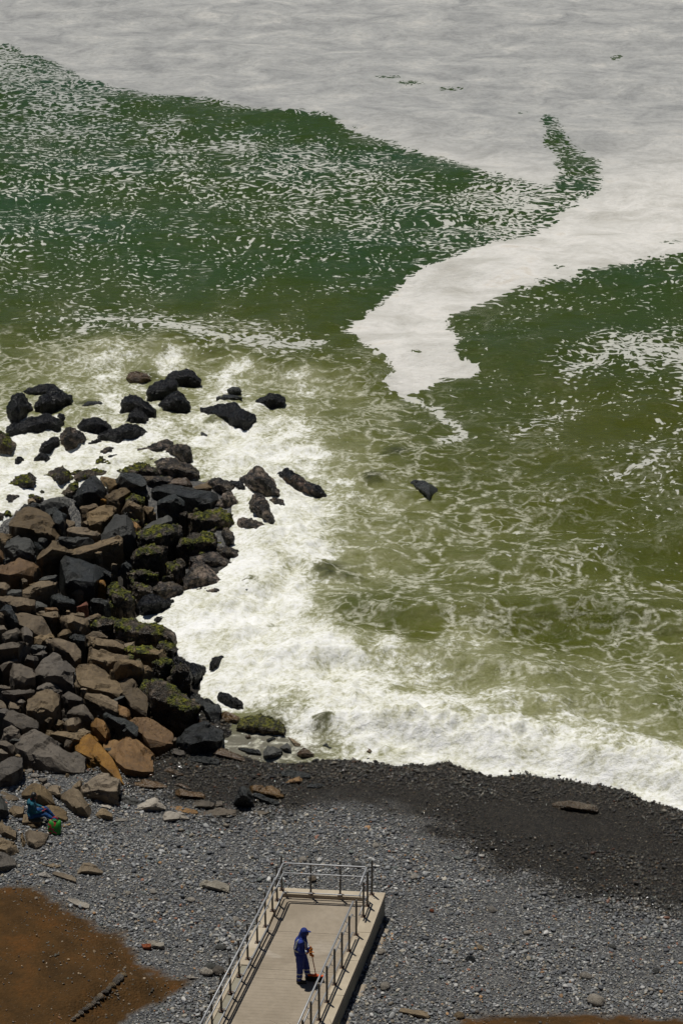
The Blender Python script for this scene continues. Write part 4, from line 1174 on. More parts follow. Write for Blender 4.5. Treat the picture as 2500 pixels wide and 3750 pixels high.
F M .6 p|mossy ledge with a steep black face below the foam inlet|30,700 110,630 250,690 400,700 440,730 570,760 670,750 700,880 640,945 450,905 300,935 150,855 50,785
F M .5 b|@ms|450,900 540,850 640,880 680,980 640,1035 520,995
F K .4 |@sb|1350,110 1380,100 1550,120 1530,162 1400,147
F S .4 |@su|1310,330 1370,270 1470,240 1520,330 1400,392 1330,372
F K .5 |black rock standing alone in thick white foam below the mossy ledge|1030,1140 1060,1040 1100,1005 1170,1020 1160,1090 1060,1158
H K .5 |black wet boulder sloping into the foam right of the mossy column|420,45 560,40 640,90 750,155 700,240 640,312 600,205 500,105
H M .75 b|dark column-like boulder with a green moss cap at the pile's right edge|430,150 480,95 560,70 600,100 610,250 600,420 540,375 440,335 400,250
H M .5 b|@ms|210,80 360,20 420,60 430,135 300,175
G G .5 |tall grey pyramid boulder with a white scratch and black shaded foot|350,190 400,90 480,0 545,-40 610,-10 700,60 770,150 760,300 760,390 640,355 480,335 370,295
G G .4 |pale grey angular boulder left of the grey pyramid|100,190 150,80 210,68 350,120 355,300 250,345 130,325
G G .5 |@gr|0,110 110,30 180,0 200,50 130,115 30,145
G B .25 |big warm brown slab sloping to the right in the middle of the lower pile|770,200 790,130 860,90 960,110 1060,150 1180,270 1250,350 1295,420 1200,435 1040,385 900,405 850,385 800,305
G B .5 |@br|740,290 780,200 830,300 800,398 750,375
G B .2 |smooth grey-brown slab standing upright right of the warm brown one|1200,290 1290,250 1370,255 1430,330 1500,440 1535,560 1500,605 1350,555 1290,455 1300,405
G G .45 |@gr|370,345 450,295 520,283 590,320 640,370 520,380 420,375
G T .3 |tan and grey boulder with two white spots, lower left of the pile|280,500 300,420 420,365 540,370 640,430 600,540 540,620 430,660 290,610
G G .4 |@gr|620,390 700,360 780,410 870,470 800,495 700,505 650,475
G G .4 |@br|690,600 760,540 870,500 890,570 950,640 860,660 790,625
G B .45 |twisted brown boulder with a pointed lower end in the middle of the lower pile|850,410 1010,400 1100,420 1200,480 1220,560 1230,640 1140,545 1030,505 950,455
G O .3 |@br|1190,500 1280,530 1350,590 1300,668 1230,645 1200,580
G G .35 |broad lumpy grey-brown boulder at the lower left of the pile|30,620 150,570 260,610 380,700 425,760 330,785 230,805 60,745
G G .5 |@gr|-30,560 60,550 130,590 60,645 -20,655
G G .4 |rounded grey-tan boulder in front of the lumpy one, left edge|20,870 50,760 120,715 200,770 240,830 180,875 80,885
G G .35 |biggest grey boulder of the lower pile, a long ridge with a black underside|165,920 260,840 365,770 470,820 600,900 720,980 850,1060 925,1110 860,1195 760,1230 600,1215 420,1185 240,1085
G T .4 |tan flat boulder behind the biggest grey ridge|470,800 600,770 690,770 800,810 880,820 800,905 720,895 600,855
G O .3 |long ochre boulder pointing down to the right beside the grey ridge|760,970 830,910 920,820 1000,890 1060,980 1150,1090 1220,1170 1290,1300 1270,1355 1150,1235 1000,1175 950,1085 870,1055
G O .2 |large ochre-brown boulder with glints on its right end|1055,940 1140,860 1220,820 1290,790 1370,850 1450,930 1560,1030 1600,1080 1620,1180 1500,1245 1290,1245 1230,1155 1150,1065 1100,995
H O .3 |golden ochre boulder beside the round dark wet one|-10,680 60,660 140,630 240,690 340,740 450,830 420,860 445,920 380,955 200,975 100,895 80,755
G O .5 |@br|930,720 1000,650 1080,680 1110,740 1130,810 1080,905 1010,855 950,785
G S .6 |dark slate bar lying across the gap left of the golden boulder|1065,620 1120,605 1180,670 1290,670 1400,700 1420,740 1420,905 1330,855 1200,735 1100,695
G T .5 |@br|640,700 720,650 800,640 830,690 770,745 760,805 700,785
G T .4 |@br|780,790 860,740 920,760 930,800 880,825
G G .4 |@gr|-30,900 60,880 140,930 160,970 80,970 -20,925
G G .4 |@gr|-30,950 30,970 80,1010 20,1025 -30,1015
I G .45 |grey-brown slab leaning at the left edge above the seated person|-30,210 60,110 220,75 240,130 245,290 190,335 120,405 -30,415
G G .7 |@gr|20,440 30,370 180,350 350,380 280,445 150,475 60,495
G G .4 |@gr|140,460 200,440 270,470 230,525 150,495
G T .4 |@gr|80,540 110,480 220,520 190,575 110,575
G G .4 |@gr|-30,300 40,290 110,300 130,350 60,375 -20,385
G T .4 |@gr|-30,460 50,470 70,530 0,565
H M .5 b|tan boulder with a mossy, shaded front at the lower right of the pile|100,320 160,280 280,272 380,320 430,390 540,430 640,480 690,580 600,685 540,705 420,665 250,625 190,545 170,445
H S .4 |wet black slate rock with gleaming edge between the pile and the swash|615,440 640,375 740,420 850,490 900,520 900,600 930,690 830,705 720,625 690,545
H W .4 |small round wet brown rock in the swash left of the green slab|905,600 960,575 1050,600 1110,650 1080,695 980,685 920,655
H K .5 |black mussel-covered bar rock in foam above the green slab|885,450 930,385 1020,410 1110,460 1150,520 1180,555 1080,545 950,495
J M .35 g|flat slab with a dark green algae top and wet brown rim in the swash|848,125 870,50 950,30 1060,0 1130,10 1200,65 1260,90 1310,150 1290,178 1150,152 1000,137
H S .4 |round dark wet boulder at the lower right corner of the pile|470,870 560,760 650,690 760,675 860,720 940,790 985,860 960,910 880,965 780,1005 620,1025 500,965
J W .4 |long wet brown stone lying at the water's edge below the round dark boulder|620,310 680,250 720,255 780,300 880,335 940,360 930,387 830,368 720,352 640,337
J S .35 |@wb|460,370 480,330 600,335 720,365 730,432 640,418 540,402
J L .4 |smooth dark grey stone with a peaked top standing in the swash|1080,310 1120,235 1180,255 1250,300 1250,330 1130,377 1085,352
J L .4 |small dark stone right of the peaked grey stone in the swash|1220,265 1280,225 1315,265 1310,307 1250,292
J S .3 |flat dark stone under thin foam in the swash|880,270 960,265 1040,280 1070,322 960,313
J S .3 |@wb|1110,200 1160,175 1185,187 1120,217
J W .4 |@wb|935,170 970,155 985,182 950,187
J W .4 |tan stone washed by foam, right of the two dark swash stones|1355,322 1420,260 1460,290 1510,332 1400,352
J T .3 |@wb|1290,180 1340,200 1390,245 1340,252
J S .4 |flat black slate bar lying on the wet gravel near the foam|1225,512 1240,445 1350,455 1470,485 1485,527 1380,517 1300,497
J O .4 |orange stone just below the flat black slate bar|1265,557 1300,525 1380,500 1405,535 1390,567
J S .6 |pointed dark slate rock standing upright on the wet shingle|835,740 870,640 905,555 950,590 1000,660 1020,740 960,792 900,787
J W .4 |wet brown rock behind the pointed slate rock|960,600 1010,575 1150,580 1220,620 1270,670 1200,695 1080,655 990,645
J S .4 |smooth dark slate slab with a rounded end, right of the pointed rock|1000,640 1080,650 1200,690 1225,730 1180,747 1080,722 1020,727
J G .4 |low grey-brown stone on the shingle line, left of the pointed rock|500,740 560,690 640,700 690,720 690,770 620,777 510,772
J G .4 |@wb|690,772 700,705 750,700 760,752
J W .4 |@wb|355,640 370,600 470,615 560,640 630,677 520,692 400,692
J W .4 |@wb|355,570 400,555 460,580 490,612 400,592
J P .45 |pale stone with a tapering left end on the edge of the dry shingle|30,775 100,720 200,668 240,710 290,770 220,807 150,792 90,762
J P .35 |flat cream stone on the dry shingle, brightest of the beach stones|235,850 260,790 330,785 430,800 480,850 350,882 280,882
J O .3 |@wb|300,765 400,755 500,775 550,800 520,822 400,797
J G .3 |@wb|535,832 600,805 740,775 880,795 860,817 700,802
J G .5 |@wb|740,822 770,790 810,800 800,837
J G .3 |@wb|930,817 1020,790 1100,790 1170,785 1100,817 1000,832
J W .35 |wet brown hump in the gravel below the large ochre boulder|0,580 60,540 140,522 240,570 300,590 180,617 120,592
J W .4 |@wb|265,460 310,420 360,450 440,490 400,502 330,472
J G .4 |@wb|330,300 350,270 430,290 460,330 400,352 350,342
J W .3 |@wb|-10,500 10,480 150,470 200,490 180,512
J S .3 |@wb|1440,592 1470,565 1568,565 1600,590 1520,602
X D .4 |long wet brown rock alone on the dark gravel at the right|985,312 1000,295 1060,280 1130,290 1190,310 1205,337 1150,340 1060,325
I T .45 |big tan block with a split front standing at the foot of the pile|835,460 875,260 1020,245 1090,285 1210,300 1220,370 1215,430 1235,510 1230,602 1100,585 880,545 840,505
I T .45 |tan boulder with a black shaded foot, left of the big tan block|630,500 660,430 760,415 830,470 870,530 940,630 945,702 860,707 760,692 670,645 650,575
I T .5 |@br|740,400 830,320 845,350 820,452 790,442
I T .4 |pale tan broken stone behind the seated person|480,430 540,370 620,350 660,430 620,532 570,532 520,465
I B .5 |dark brown boulder directly behind the seated person's head|220,460 260,400 340,370 430,380 500,450 570,580 500,605 420,605 300,525 230,525
I B .3 |flat dark boulder between the seated person and the tan boulder|420,600 600,600 700,670 740,720 700,765 560,745 450,695
I B .3 |@gr|0,470 30,440 150,480 200,520 150,552 60,542
I L .5 |dark slate boulder at the left edge beside the seated person|-30,500 20,490 80,580 80,700 40,745 -30,745
I B .4 |brown stone the seated person leans on|90,640 150,590 240,610 260,690 200,722 110,722
I T .4 |@gr|-30,740 30,740 90,800 160,850 185,960 120,945 -30,905
I T .35 |big rounded tan boulder at the left edge below the seated person|-30,920 100,930 190,1000 190,1060 110,1112 0,1085 -30,1065
I G .35 |grey boulder in the left corner above the dirt bank|-30,1060 60,1080 150,1150 190,1200 100,1232 -30,1292
I B .25 |flat brown slab in front of the seated person's feet|260,900 300,840 420,860 500,900 450,985 360,1042 290,1012
I B .4 |@br|190,900 230,850 260,960 240,1012
I B .4 |@br|280,800 300,745 350,770 390,810 330,832
I T .4 |knobbly tan stone on the shingle in front of the big tan block|970,712 1020,630 1060,600 1130,650 1165,690 1150,732 1030,742
I P .3 |flat pale stone sunk in the shingle right of the knobbly one|1170,752 1180,710 1330,720 1330,747 1240,757
I L .3 |smooth grey wet stone at the foot of the big tan block's right side|1220,480 1340,510 1440,550 1450,590 1380,607 1240,602 1225,555
I P .3 |@ts|750,717 830,710 940,712 930,727 800,727
I P .4 |@ts|1010,592 1100,580 1150,610 1130,637 1060,612
I T .3 |@ts|645,782 720,765 735,790 650,842
Z T .35 |fan-shaped tan rock lying on the shingle above the dirt bank|545,292 590,220 640,210 690,250 755,275 740,307 600,307
Z T .4 |olive tan bar of stone on the shingle above the dirt bank|375,300 390,262 470,295 560,330 545,367 450,332
Z T .4 |@ts|280,217 330,215 440,240 400,262 320,242
Z P .4 |@ts|270,302 330,275 380,320 310,327
Z P .35 |pinkish concrete slab at the upper edge of the dirt bank|460,472 540,475 650,520 640,562 540,532
Y N .35 |broken tan concrete slab tilted on the shingle left of the ramp landing|55,385 95,335 180,335 280,385 275,442 180,427
Z R .5 |red broken brick at the edge of the dirt bank|1015,802 1085,795 1090,847 1030,842
Z N .45 |tan slab propped over a dark hollow beside the red brick|1030,780 1060,765 1180,790 1178,845 1090,835
Z P .4 |@ts|1330,1037 1370,1020 1425,1045 1360,1057
X T .4 |@ts|310,1212 330,1190 420,1205 480,1230 440,1252
V S .4 |@su|570,725 600,710 650,722 660,750 610,752
V W .4 |@su|780,815 800,800 838,815 820,830
V S .4 |@su|600,790 620,778 645,803 625,803
U S .45 |dark rock awash with foam streaming off it, alone in the green water|1040,440 1080,415 1190,420 1260,470 1330,520 1270,560 1230,640 1130,560 1060,490
U S .3 |dark sunken rock with glints, under thin water right of the spit|130,1320 190,1255 300,1265 420,1320 520,1380 420,1420 280,1440 160,1400
U S .35 |@su|560,410 640,375 740,385 750,420 650,440
U S .35 |@su|890,165 940,160 1040,185 1000,195
"""
def finalize_remesh(temps):
    """temps: list of (object, voxel); evaluate remesh modifiers in one go"""
    for ob, vx in temps:
        md = ob.modifiers.new("remesh", 'REMESH'); md.mode = 'VOXEL'; md.voxel_size = vx; md.adaptivity = 0
    bpy.context.view_layer.update()
    dg = bpy.context.evaluated_depsgraph_get()
    news = []
    for ob, vx in temps:
        news.append(bpy.data.meshes.new_from_object(ob.evaluated_get(dg)))
    for (ob, vx), me in zip(temps, news):
        old = ob.data
        ob.modifiers.clear()
        ob.data = me
        bpy.data.meshes.remove(old)

def set_attr(me, name, v):
    a = me.attributes.get(name) or me.attributes.new(name, 'FLOAT', 'POINT')
    a.data.foreach_set('value', np.ascontiguousarray(v, dtype=np.float32))

def co_of(me):
    a = np.empty(len(me.vertices) * 3, np.float32); me.vertices.foreach_get('co', a); return a.reshape(-1, 3).astype(float)
def no_of(me):
    a = np.empty(len(me.vertices) * 3, np.float32); me.vertices.foreach_get('normal', a); return a.reshape(-1, 3).astype(float)

rrs = np.random.RandomState(3)
pending = []
def rock_points(poly, ff, in_sea, beach, awash=False):
    P = np.array(poly, float)
    ymax = P[:, 1].max()
    xb = P[P[:, 1].argmax(), 0]
    X0, Y0, zg = ground1(xb, ymax)
    if in_sea or zg < 0.03: zg = 0.06 if not awash else -0.10
    x0, x1 = P[:, 0].min(), P[:, 0].max()
    xs = sorted(set(np.clip(P[:, 0], x0 + (x1 - x0) * 0.03, x1 - (x1 - x0) * 0.03)))
    cx = []
    for x in xs:
        if not cx or x - cx[-1] > (x1 - x0) * 0.10: cx.append(x)
    pts = []
    n = len(P)
    S = float(scale_at(X0, Y0, zg))
    dep = math.atan2(CAM_H - zg, Y0)
    wid = (x1 - x0) / S
    deep = 0.45 if in_sea else (0.15 if beach else 1.0)
    for x in cx:
        ys = []
        for i in range(n):
            a, b = P[i], P[(i + 1) % n]
            if (a[0] - x) * (b[0] - x) <= 0 and a[0] != b[0]:
                ys.append(a[1] + (b[1] - a[1]) * (x - a[0]) / (b[0] - a[0]))
        if len(ys) < 2: continue
        yu, yl = min(ys), max(ys)
        hp = max(yl - yu, 4)
        f = np.clip(ff * rrs.uniform(0.88, 1.12), 0.12, 0.9)
        h = f * hp / (S * math.cos(dep))
        under = 0.0 if in_sea else min(0.35, 0.4 * h)
        lx, ly = unproj(x, yl, zg - under)
        pts.append((lx, ly, zg - under)); pts.append((lx, ly + 0.05, zg - deep))
        rx, ry = unproj(x, yl - f * hp, zg + h)
        pts.append((rx, ry, zg + h))
        hu = h * rrs.uniform(0.95, 1.2)
        ux, uy = unproj(x, yu, zg + hu)
        pts.append((ux, uy, zg + hu))
        back = 0.12 * wid + 0.15 * h
        pts.append((ux, uy + back, zg + hu * 0.35)); pts.append((ux, uy + back * 1.2, zg - deep))
    return np.array(pts), zg, wid

def hull_bm(pts):
    bm = bmesh.new()
    for p in pts: bm.verts.new(p)
    r = bmesh.ops.convex_hull(bm, input=list(bm.verts))
    junk = list({v for v in r['geom_interior'] + r['geom_unused'] if isinstance(v, bmesh.types.BMVert) and v.is_valid})
    if junk: bmesh.ops.delete(bm, geom=junk, context='VERTS')
    loose = [v for v in bm.verts if not v.link_faces]
    if loose: bmesh.ops.delete(bm, geom=loose, context='VERTS')
    return bm

def facet_bm(pts, cuts, merge=16.0, detail=15):
    """broken block: hull, chipped by planes, edges worn, then split finely enough for relief"""
    bm = hull_bm(pts)
    size = float(np.max(pts.max(0) - pts.min(0)))
    zt = pts[:, 2].max()
    for _ in range(cuts):
        nv = Vector(rrs.normal(size=3)); nv.z = abs(nv.z) * 0.7 + 0.1; nv.normalize()
        d = max(v.co.dot(nv) for v in bm.verts)
        dmin = min(v.co.dot(nv) for v in bm.verts)
        lim = d - (d - dmin) * rrs.uniform(0.03, 0.09)
        res = bmesh.ops.bisect_plane(bm, geom=list(bm.verts) + list(bm.edges) + list(bm.faces), plane_co=nv * lim, plane_no=nv, clear_outer=True)
        ed = [e for e in bm.edges if e.is_boundary]
        if ed: bmesh.ops.holes_fill(bm, edges=ed, sides=0)
    bmesh.ops.dissolve_limit(bm, angle_limit=math.radians(merge), verts=list(bm.verts), edges=list(bm.edges))
    bmesh.ops.recalc_face_normals(bm, faces=list(bm.faces))
    bmesh.ops.triangulate(bm, faces=list(bm.faces))
    L = size / detail
    for _ in range(6):
        le = [e for e in bm.edges if e.calc_length() > L]
        if not le: break
        bmesh.ops.subdivide_edges(bm, edges=le, cuts=1, use_grid_fill=False)
        bmesh.ops.triangulate(bm, faces=[f for f in bm.faces if len(f.verts) > 3])
    # wear the edges a little
    for v in bm.verts: pass
    bmesh.ops.smooth_vert(bm, verts=list(bm.verts), factor=0.15, use_axis_x=True, use_axis_y=True, use_axis_z=True)
    return bm

ANCH = []
import re
for line in ROCKS.strip().splitlines():
    head, label, pt = line.split('|')
    hd = head.split()
    tl, kind, ff = hd[0], hd[1], float(hd[2])
    flags = hd[3] if len(hd) > 3 else ''
    ox, oy, sc = TILE[tl]
    poly = [(ox + float(a.split(',')[0]) / sc, oy + float(a.split(',')[1]) / sc) for a in pt.split()]
    in_sea = tl in 'AB' or (label in ('@sb', '@su')) or tl in 'UV'
    beach_ = tl in 'JZYX' or label == '@ts'
    ctr_px = (np.mean([p[0] for p in poly]), np.mean([p[1] for p in poly]))
    cpx = np.array(ctr_px)
    grow = 1.07 if not (in_sea or beach_) else 1.02
    poly = [tuple(cpx + (np.array(p) - cpx) * grow) for p in poly]
    pts, zg, wid = rock_points(poly, ff, in_sea, beach_, tl in 'U')
    shared = None
    if label.startswith('@'):
        shared = label[1:]
        name, lab, grp = SHARED[shared]
    else:
        name = "sea_rock" if in_sea else ("beach_rock" if beach_ else "boulder")
        lab, grp = label, {"sea_rock": "black rocks in the surf", "beach_rock": "rocks lying on the shingle", "boulder": "boulders of the rock spit"}[name]
        if 'brick' in label and tl == 'Z': name = "brick"
        if 'concrete slab' in label or 'propped' in label: name = "concrete_slab"
        ANCH.append((ctr_px, re.split(r" (?:with|at|in|whose|below|behind|beside|on|of|along|between|left|right|lying|standing|capped|leaning|under|just|alone|cut|shaped|half|near|poking|running|sloping|above|the|pointing|directly|washed|like|from|like|and)\b|,", label)[0]))
    ctr = np.array([pts[:, 0].mean(), pts[:, 1].mean(), zg])
    mk = kind in 'KCM'
    if mk:
        bm = hull_bm(pts - ctr)
    else:
        bm = facet_bm(pts - ctr, 3 if wid > 0.5 else 1, 16.0, 17 if wid > 0.6 else 11)
    me = bpy.data.meshes.new(name); bm.to_mesh(me); bm.free()
    ob = link(name, me, None, ctr)
    tag(ob, lab, {"brick": "brick", "concrete_slab": "slab"}.get(name, "rock"), grp)
    vx = max(0.022, float(max(pts.max(0) - pts.min(0))) / 34.0) if mk else None
    pending.append((ob, vx, kind, flags, wid, shared, ctr_px))

# loose filler boulders low down in the gaps of the pile
PILE = q2p([(-60, 1195), (60, 1140), (150, 1120), (280, 1090), (440, 1085), (500, 1110), (520, 1200), (490, 1300), (400, 1400), (360, 1420), (400, 1470), (440, 1560), (500, 1640), (490, 1690),
            (380, 1750), (300, 1780), (200, 1800), (100, 1810), (-60, 1830)])
k = tries = 0
while k < 125 and tries < 6000:
    tries += 1
    px, py = rrs.uniform(-150, 800), rrs.uniform(1740, 2990)
    if poly_sd(np.array([px]), np.array([py]), PILE)[0] < 25: continue
    w = rrs.uniform(45, 95) if k < 50 else rrs.uniform(22, 48); h = w * rrs.uniform(0.45, 0.75)
    ang = sorted(rrs.uniform(0, 6.28, 7))
    poly = [(px + w * 0.5 * math.cos(a) * rrs.uniform(.8, 1.1), py + h * 0.5 * math.sin(a) * rrs.uniform(.8, 1.1)) for a in ang]
    if max(p[0] for p in poly) - min(p[0] for p in poly) < w * 0.6: continue
    pts, zg, wid = rock_points(poly, 0.45, False, False)
    ctr = np.array([pts[:, 0].mean(), pts[:, 1].mean(), zg])
    bm = facet_bm(pts - ctr, 2, 16.0, 9)
    me = bpy.data.meshes.new("boulder"); bm.to_mesh(me); bm.free()
    ob = link("boulder", me, None, ctr + np.array([0, 0, -0.28 if k < 50 else 0.05]))
    seaward = px > 430 and py < 2450
    kind = 'M' if seaward else ['B', 'T', 'G', 'T', 'L', 'O', 'B'][rrs.randint(7)]
    key = 'ms' if seaward else ('gr' if px < 150 else 'br')
    tag(ob, SHARED[key][1], "rock", SHARED[key][2])
    pending.append((ob, None, kind, 'b' if seaward and rrs.rand() < .5 else '', wid, key, (px, py)))
    k += 1

# the pile goes on past the left edge of the picture
k = tries = 0
while k < 14 and tries < 2000:
    tries += 1
    px, py = rrs.uniform(-260, -60), rrs.uniform(1990, 2850)
    w = rrs.uniform(80, 190); h = w * rrs.uniform(0.5, 0.75)
    ang = sorted(rrs.uniform(0, 6.28, 8))
    poly = [(px + w * 0.5 * math.cos(a) * rrs.uniform(.8, 1.1), py + h * 0.5 * math.sin(a) * rrs.uniform(.8, 1.1)) for a in ang]
    xs_ = [p_[0] for p_ in poly]
    if max(xs_) - min(xs_) < w * 0.6 or max(xs_) > -12: continue
    pts, zg, wid = rock_points(poly, 0.45, False, False)
    ctr = np.array([pts[:, 0].mean(), pts[:, 1].mean(), zg])
    bm = facet_bm(pts - ctr, 2, 16.0, 10)
    me = bpy.data.meshes.new("boulder"); bm.to_mesh(me); bm.free()
    ob = link("boulder", me, None, ctr)
    tag(ob, "boulder of the pile where it goes on past the left edge", "rock", "boulders past the left edge")
    pending.append((ob, None, ['B', 'T', 'G', 'B', 'L'][rrs.randint(5)], '', wid, None, (px, py)))
    k += 1

# the small ones take their label from colour and the nearest singled-out rock
CW = {'K': 'black', 'C': 'black and cream', 'M': 'dark weedy', 'B': 'brown', 'T': 'tan', 'G': 'grey', 'S': 'dark slate', 'L': 'blue-grey', 'O': 'ochre', 'W': 'wet brown', 'P': 'pale', 'N': 'tan', 'R': 'red', 'D': 'dark brown'}
for (ob, vx, kind, flags, wid, shared, cpx) in pending:
    if not shared: continue
    best = min(ANCH, key=lambda q: (q[0][0] - cpx[0]) ** 2 + ((q[0][1] - cpx[1]) * 1.3) ** 2)
    dx, dy = cpx[0] - best[0][0], cpx[1] - best[0][1]
    rel = ("right of" if dx > 0 else "left of") if abs(dx) > abs(dy) * 1.6 else (("below" if dy > 0 else "above") if abs(dy) > abs(dx) * 1.6 else (("lower" if dy > 0 else "upper") + (" right of" if dx > 0 else " left of")))
    sz_ = "tiny" if wid < 0.4 else ("small" if wid < 0.75 else "medium")
    noun = {'sb': 'surf rock', 'su': 'awash rock', 'wb': 'sunken stone', 'ts': 'shingle stone'}.get(shared, 'stone')
    ob['label'] = f"{sz_} {CW[kind]} {noun} {rel} the {best[1]}"

seen_ = {}
for (ob, vx, kind, flags, wid, shared, cpx) in pending:
    if shared: seen_.setdefault(ob['label'], []).append((cpx, ob, wid))
for lb, lst in seen_.items():
    if len(lst) < 2: continue
    lst.sort(key=lambda q: q[0][0])
    words = ["leftmost", "rightmost"] if len(lst) == 2 else ["leftmost", "middle", "rightmost"]
    for (c_, ob, w_), wd in zip(lst, words):
        ob['label'] = wd + " " + lb
finalize_remesh([(p[0], p[1]) for p in pending if p[1]])
for (ob, vx, kind, flags, wid, shared, cpx) in pending:
    me = ob.data
    c = co_of(me)
    size = float(np.max(c.max(0) - c.min(0)))
    nrm = no_of(me)
    o = rrs.uniform(0, 100, 3)
    q = c / max(size, 0.3)
    disp = (0.030 if kind in 'KCM' else 0.022) * size * fbm(q[:, 0] * 2.5 + o[0], q[:, 1] * 2.5 + o[1], q[:, 2] * 2.5 + o[2], 4, 0.55)
    if kind not in 'KCM':
        # bedding steps and spalls
        ax = rrs.normal(size=3); ax[2] += 1.2; ax /= np.linalg.norm(ax)
        lay = (c @ ax) / size * rrs.uniform(6, 11) + 0.8 * pn(q[:, 0] * 2 + o[1], q[:, 1] * 2, q[:, 2] * 2)
        stv_ = lay - np.floor(lay); stv_ = np.where(stv_ < 0.8, stv_ / 0.8, (1 - stv_) / 0.2)
        disp += 0.018 * size * stv_ * sstep(-0.1, 0.3, pn(q[:, 0] * 3 + o[2], q[:, 1] * 3, q[:, 2] * 3))
        disp -= 0.05 * size * sstep(0.25, 0.32, fbm(q[:, 0] * 2.2 + o[1], q[:, 1] * 2.2 + o[0], q[:, 2] * 2.2, 2))
        disp += 0.012 * fbm(c[:, 0] * 8 + o[0], c[:, 1] * 8, c[:, 2] * 8 + o[2], 2)
    moss = np.zeros(len(c)); pale = np.zeros(len(c))
    if kind in 'KCM':
        disp += 0.030 * fbm(c[:, 0] * 9 + o[0], c[:, 1] * 9, c[:, 2] * 9 + o[2], 3, 0.6) + 0.05 * size * fbm(q[:, 0] * 5, q[:, 1] * 5 + o[2], q[:, 2] * 5, 3)
    if kind == 'M' or 'b' in flags:
        mn = fbm(c[:, 0] * 2.3 + o[0], c[:, 1] * 2.3 + o[1], c[:, 2] * 2.3, 3)
        moss = sstep(-0.02, 0.22, mn + 0.5 * nrm[:, 2] - (0.36 if 'b' in flags else 0.42))
        lum = np.abs(fbm(c[:, 0] * 7 + o[1], c[:, 1] * 7, c[:, 2] * 7, 2))
        disp += moss * (0.02 + 0.09 * lum)
    if 'g' in flags: moss = sstep(0.3, 0.8, nrm[:, 2]) * 0.75
    if 'p' in flags:
        mn = fbm(c[:, 0] * 1.1 + o[2], c[:, 1] * 1.1 + o[1], c[:, 2] * 1.1, 2)
        pale = sstep(0.0, 0.25, mn - 0.35 * nrm[:, 2] + 0.12)
    if kind in 'CM': pale = np.maximum(pale, 0.6 * sstep(0.05, 0.3, fbm(c[:, 0] * 3 + o[2], c[:, 1] * 3, c[:, 2] * 3, 3)))
    c = c + nrm * disp[:, None]
    me.vertices.foreach_set('co', c.astype(np.float32).ravel())
    set_attr(me, 'moss', moss); set_attr(me, 'pale', pale)
    me.materials.clear(); me.materials.append(RM[kind])
    me.polygons.foreach_set('use_smooth', np.ones(len(me.polygons), bool))
    if kind not in 'KCM':
        me.set_sharp_from_angle(angle=math.radians(24))
    me.update()
# ------------------------------------------------------------------ figures
def capsule(V, Fc, p0, r0, p1, r1, seg=12, flat=None):
    """closed tapered capsule appended to lists; flat = (axis vector, factor) squeezes it"""
    p0, p1 = Vector(p0), Vector(p1)
    d = p1 - p0
    L_ = d.length
    d = d.normalized() if L_ > 1e-5 else Vector((0, 0, 1))
    a = d.orthogonal().normalized(); b = d.cross(a)
    rings = []
    for k in range(1, 4): rings.append((p0 - d * r0 * math.cos(k * math.pi / 8), r0 * math.sin(k * math.pi / 8)))
    rings.append((p0, r0)); rings.append((p0.lerp(p1, 0.5), (r0 + r1) / 2)); rings.append((p1, r1))
    for k in range(3, 0, -1): rings.append((p1 + d * r1 * math.cos(k * math.pi / 8), r1 * math.sin(k * math.pi / 8)))
    base = len(V)
    mid = (p0 + p1) / 2
    def put(q):
        if flat:
            ax, f = flat; ax = Vector(ax).normalized()
            o = (q - mid).dot(ax); q = q - ax * o * (1 - f)
        V.append(q)
    put(p0 - d * r0)
    for (c, r) in rings:
        for s in range(seg):
            an = 2 * math.pi * s / seg
            put(c + a * math.cos(an) * r + b * math.sin(an) * r)
    put(p1 + d * r1)
    n = len(rings)
    for s in range(seg): Fc.append((base, base + 1 + (s + 1) % seg, base + 1 + s))
    for i in range(n - 1):
        for s in range(seg):
            x = base + 1 + i * seg
            Fc.append((x + s, x + (s + 1) % seg, x + seg + (s + 1) % seg, x + seg + s))
    e = base + 1 + n * seg
    for s in range(seg): Fc.append((e - seg + s, e - seg + (s + 1) % seg, e))

def blob(name, caps, mat, parent, vox):
    V, Fc = [], []
    for c in caps:
        capsule(V, Fc, *c[:4], flat=c[4] if len(c) > 4 else None)
    me = mesh_of(name, V, Fc, mat)
    ob = link(name, me, parent)
    fig_pending.append((ob, vox))
    return ob

fig_pending = []
def cloth(name, c, rough=0.85, var=0.2, folds=14.0):
    m = NT(name)
    o = m.obj()
    a = m.noise(o, folds, 4, 0.6, 1.0)
    col = m.ramp(a, [(0.3, tuple(x * (1 - var) for x in c)), (0.7, tuple(min(1, x * (1 + var)) for x in c))])
    return m.fin(col, rough, m.bump(m.noise(m.vmath('MULTIPLY', o, (1, 1, 0.45)), folds * 1.3, 3, 0.5, 1.5), 0.7, 0.03))
M_BLUE = cloth("overall_blue", (0.012, 0.032, 0.22))
M_HOOD = cloth("hood_blue", (0.010, 0.026, 0.17))
M_REFL = plain("reflective_tape", (0.42, 0.45, 0.45), 0.5, 0.0, 0.1)
M_GLOVE = cloth("glove_orange", (0.62, 0.20, 0.012), 0.6)
M_BOOT = plain("boot_black", (0.012, 0.012, 0.013), 0.5)
M_SKIN = plain("skin", (0.20, 0.105, 0.065), 0.55, 0, 0.08)
M_HAIR = plain("hair_black", (0.010, 0.008, 0.007), 0.5)
M_HANDLE = plain("broom_handle_orange", (0.26, 0.075, 0.015), 0.5)
M_BROOM = plain("broom_block_orange", (0.62, 0.09, 0.012), 0.45)
M_BRIST = plain("bristles_black", (0.010, 0.010, 0.011), 0.8)

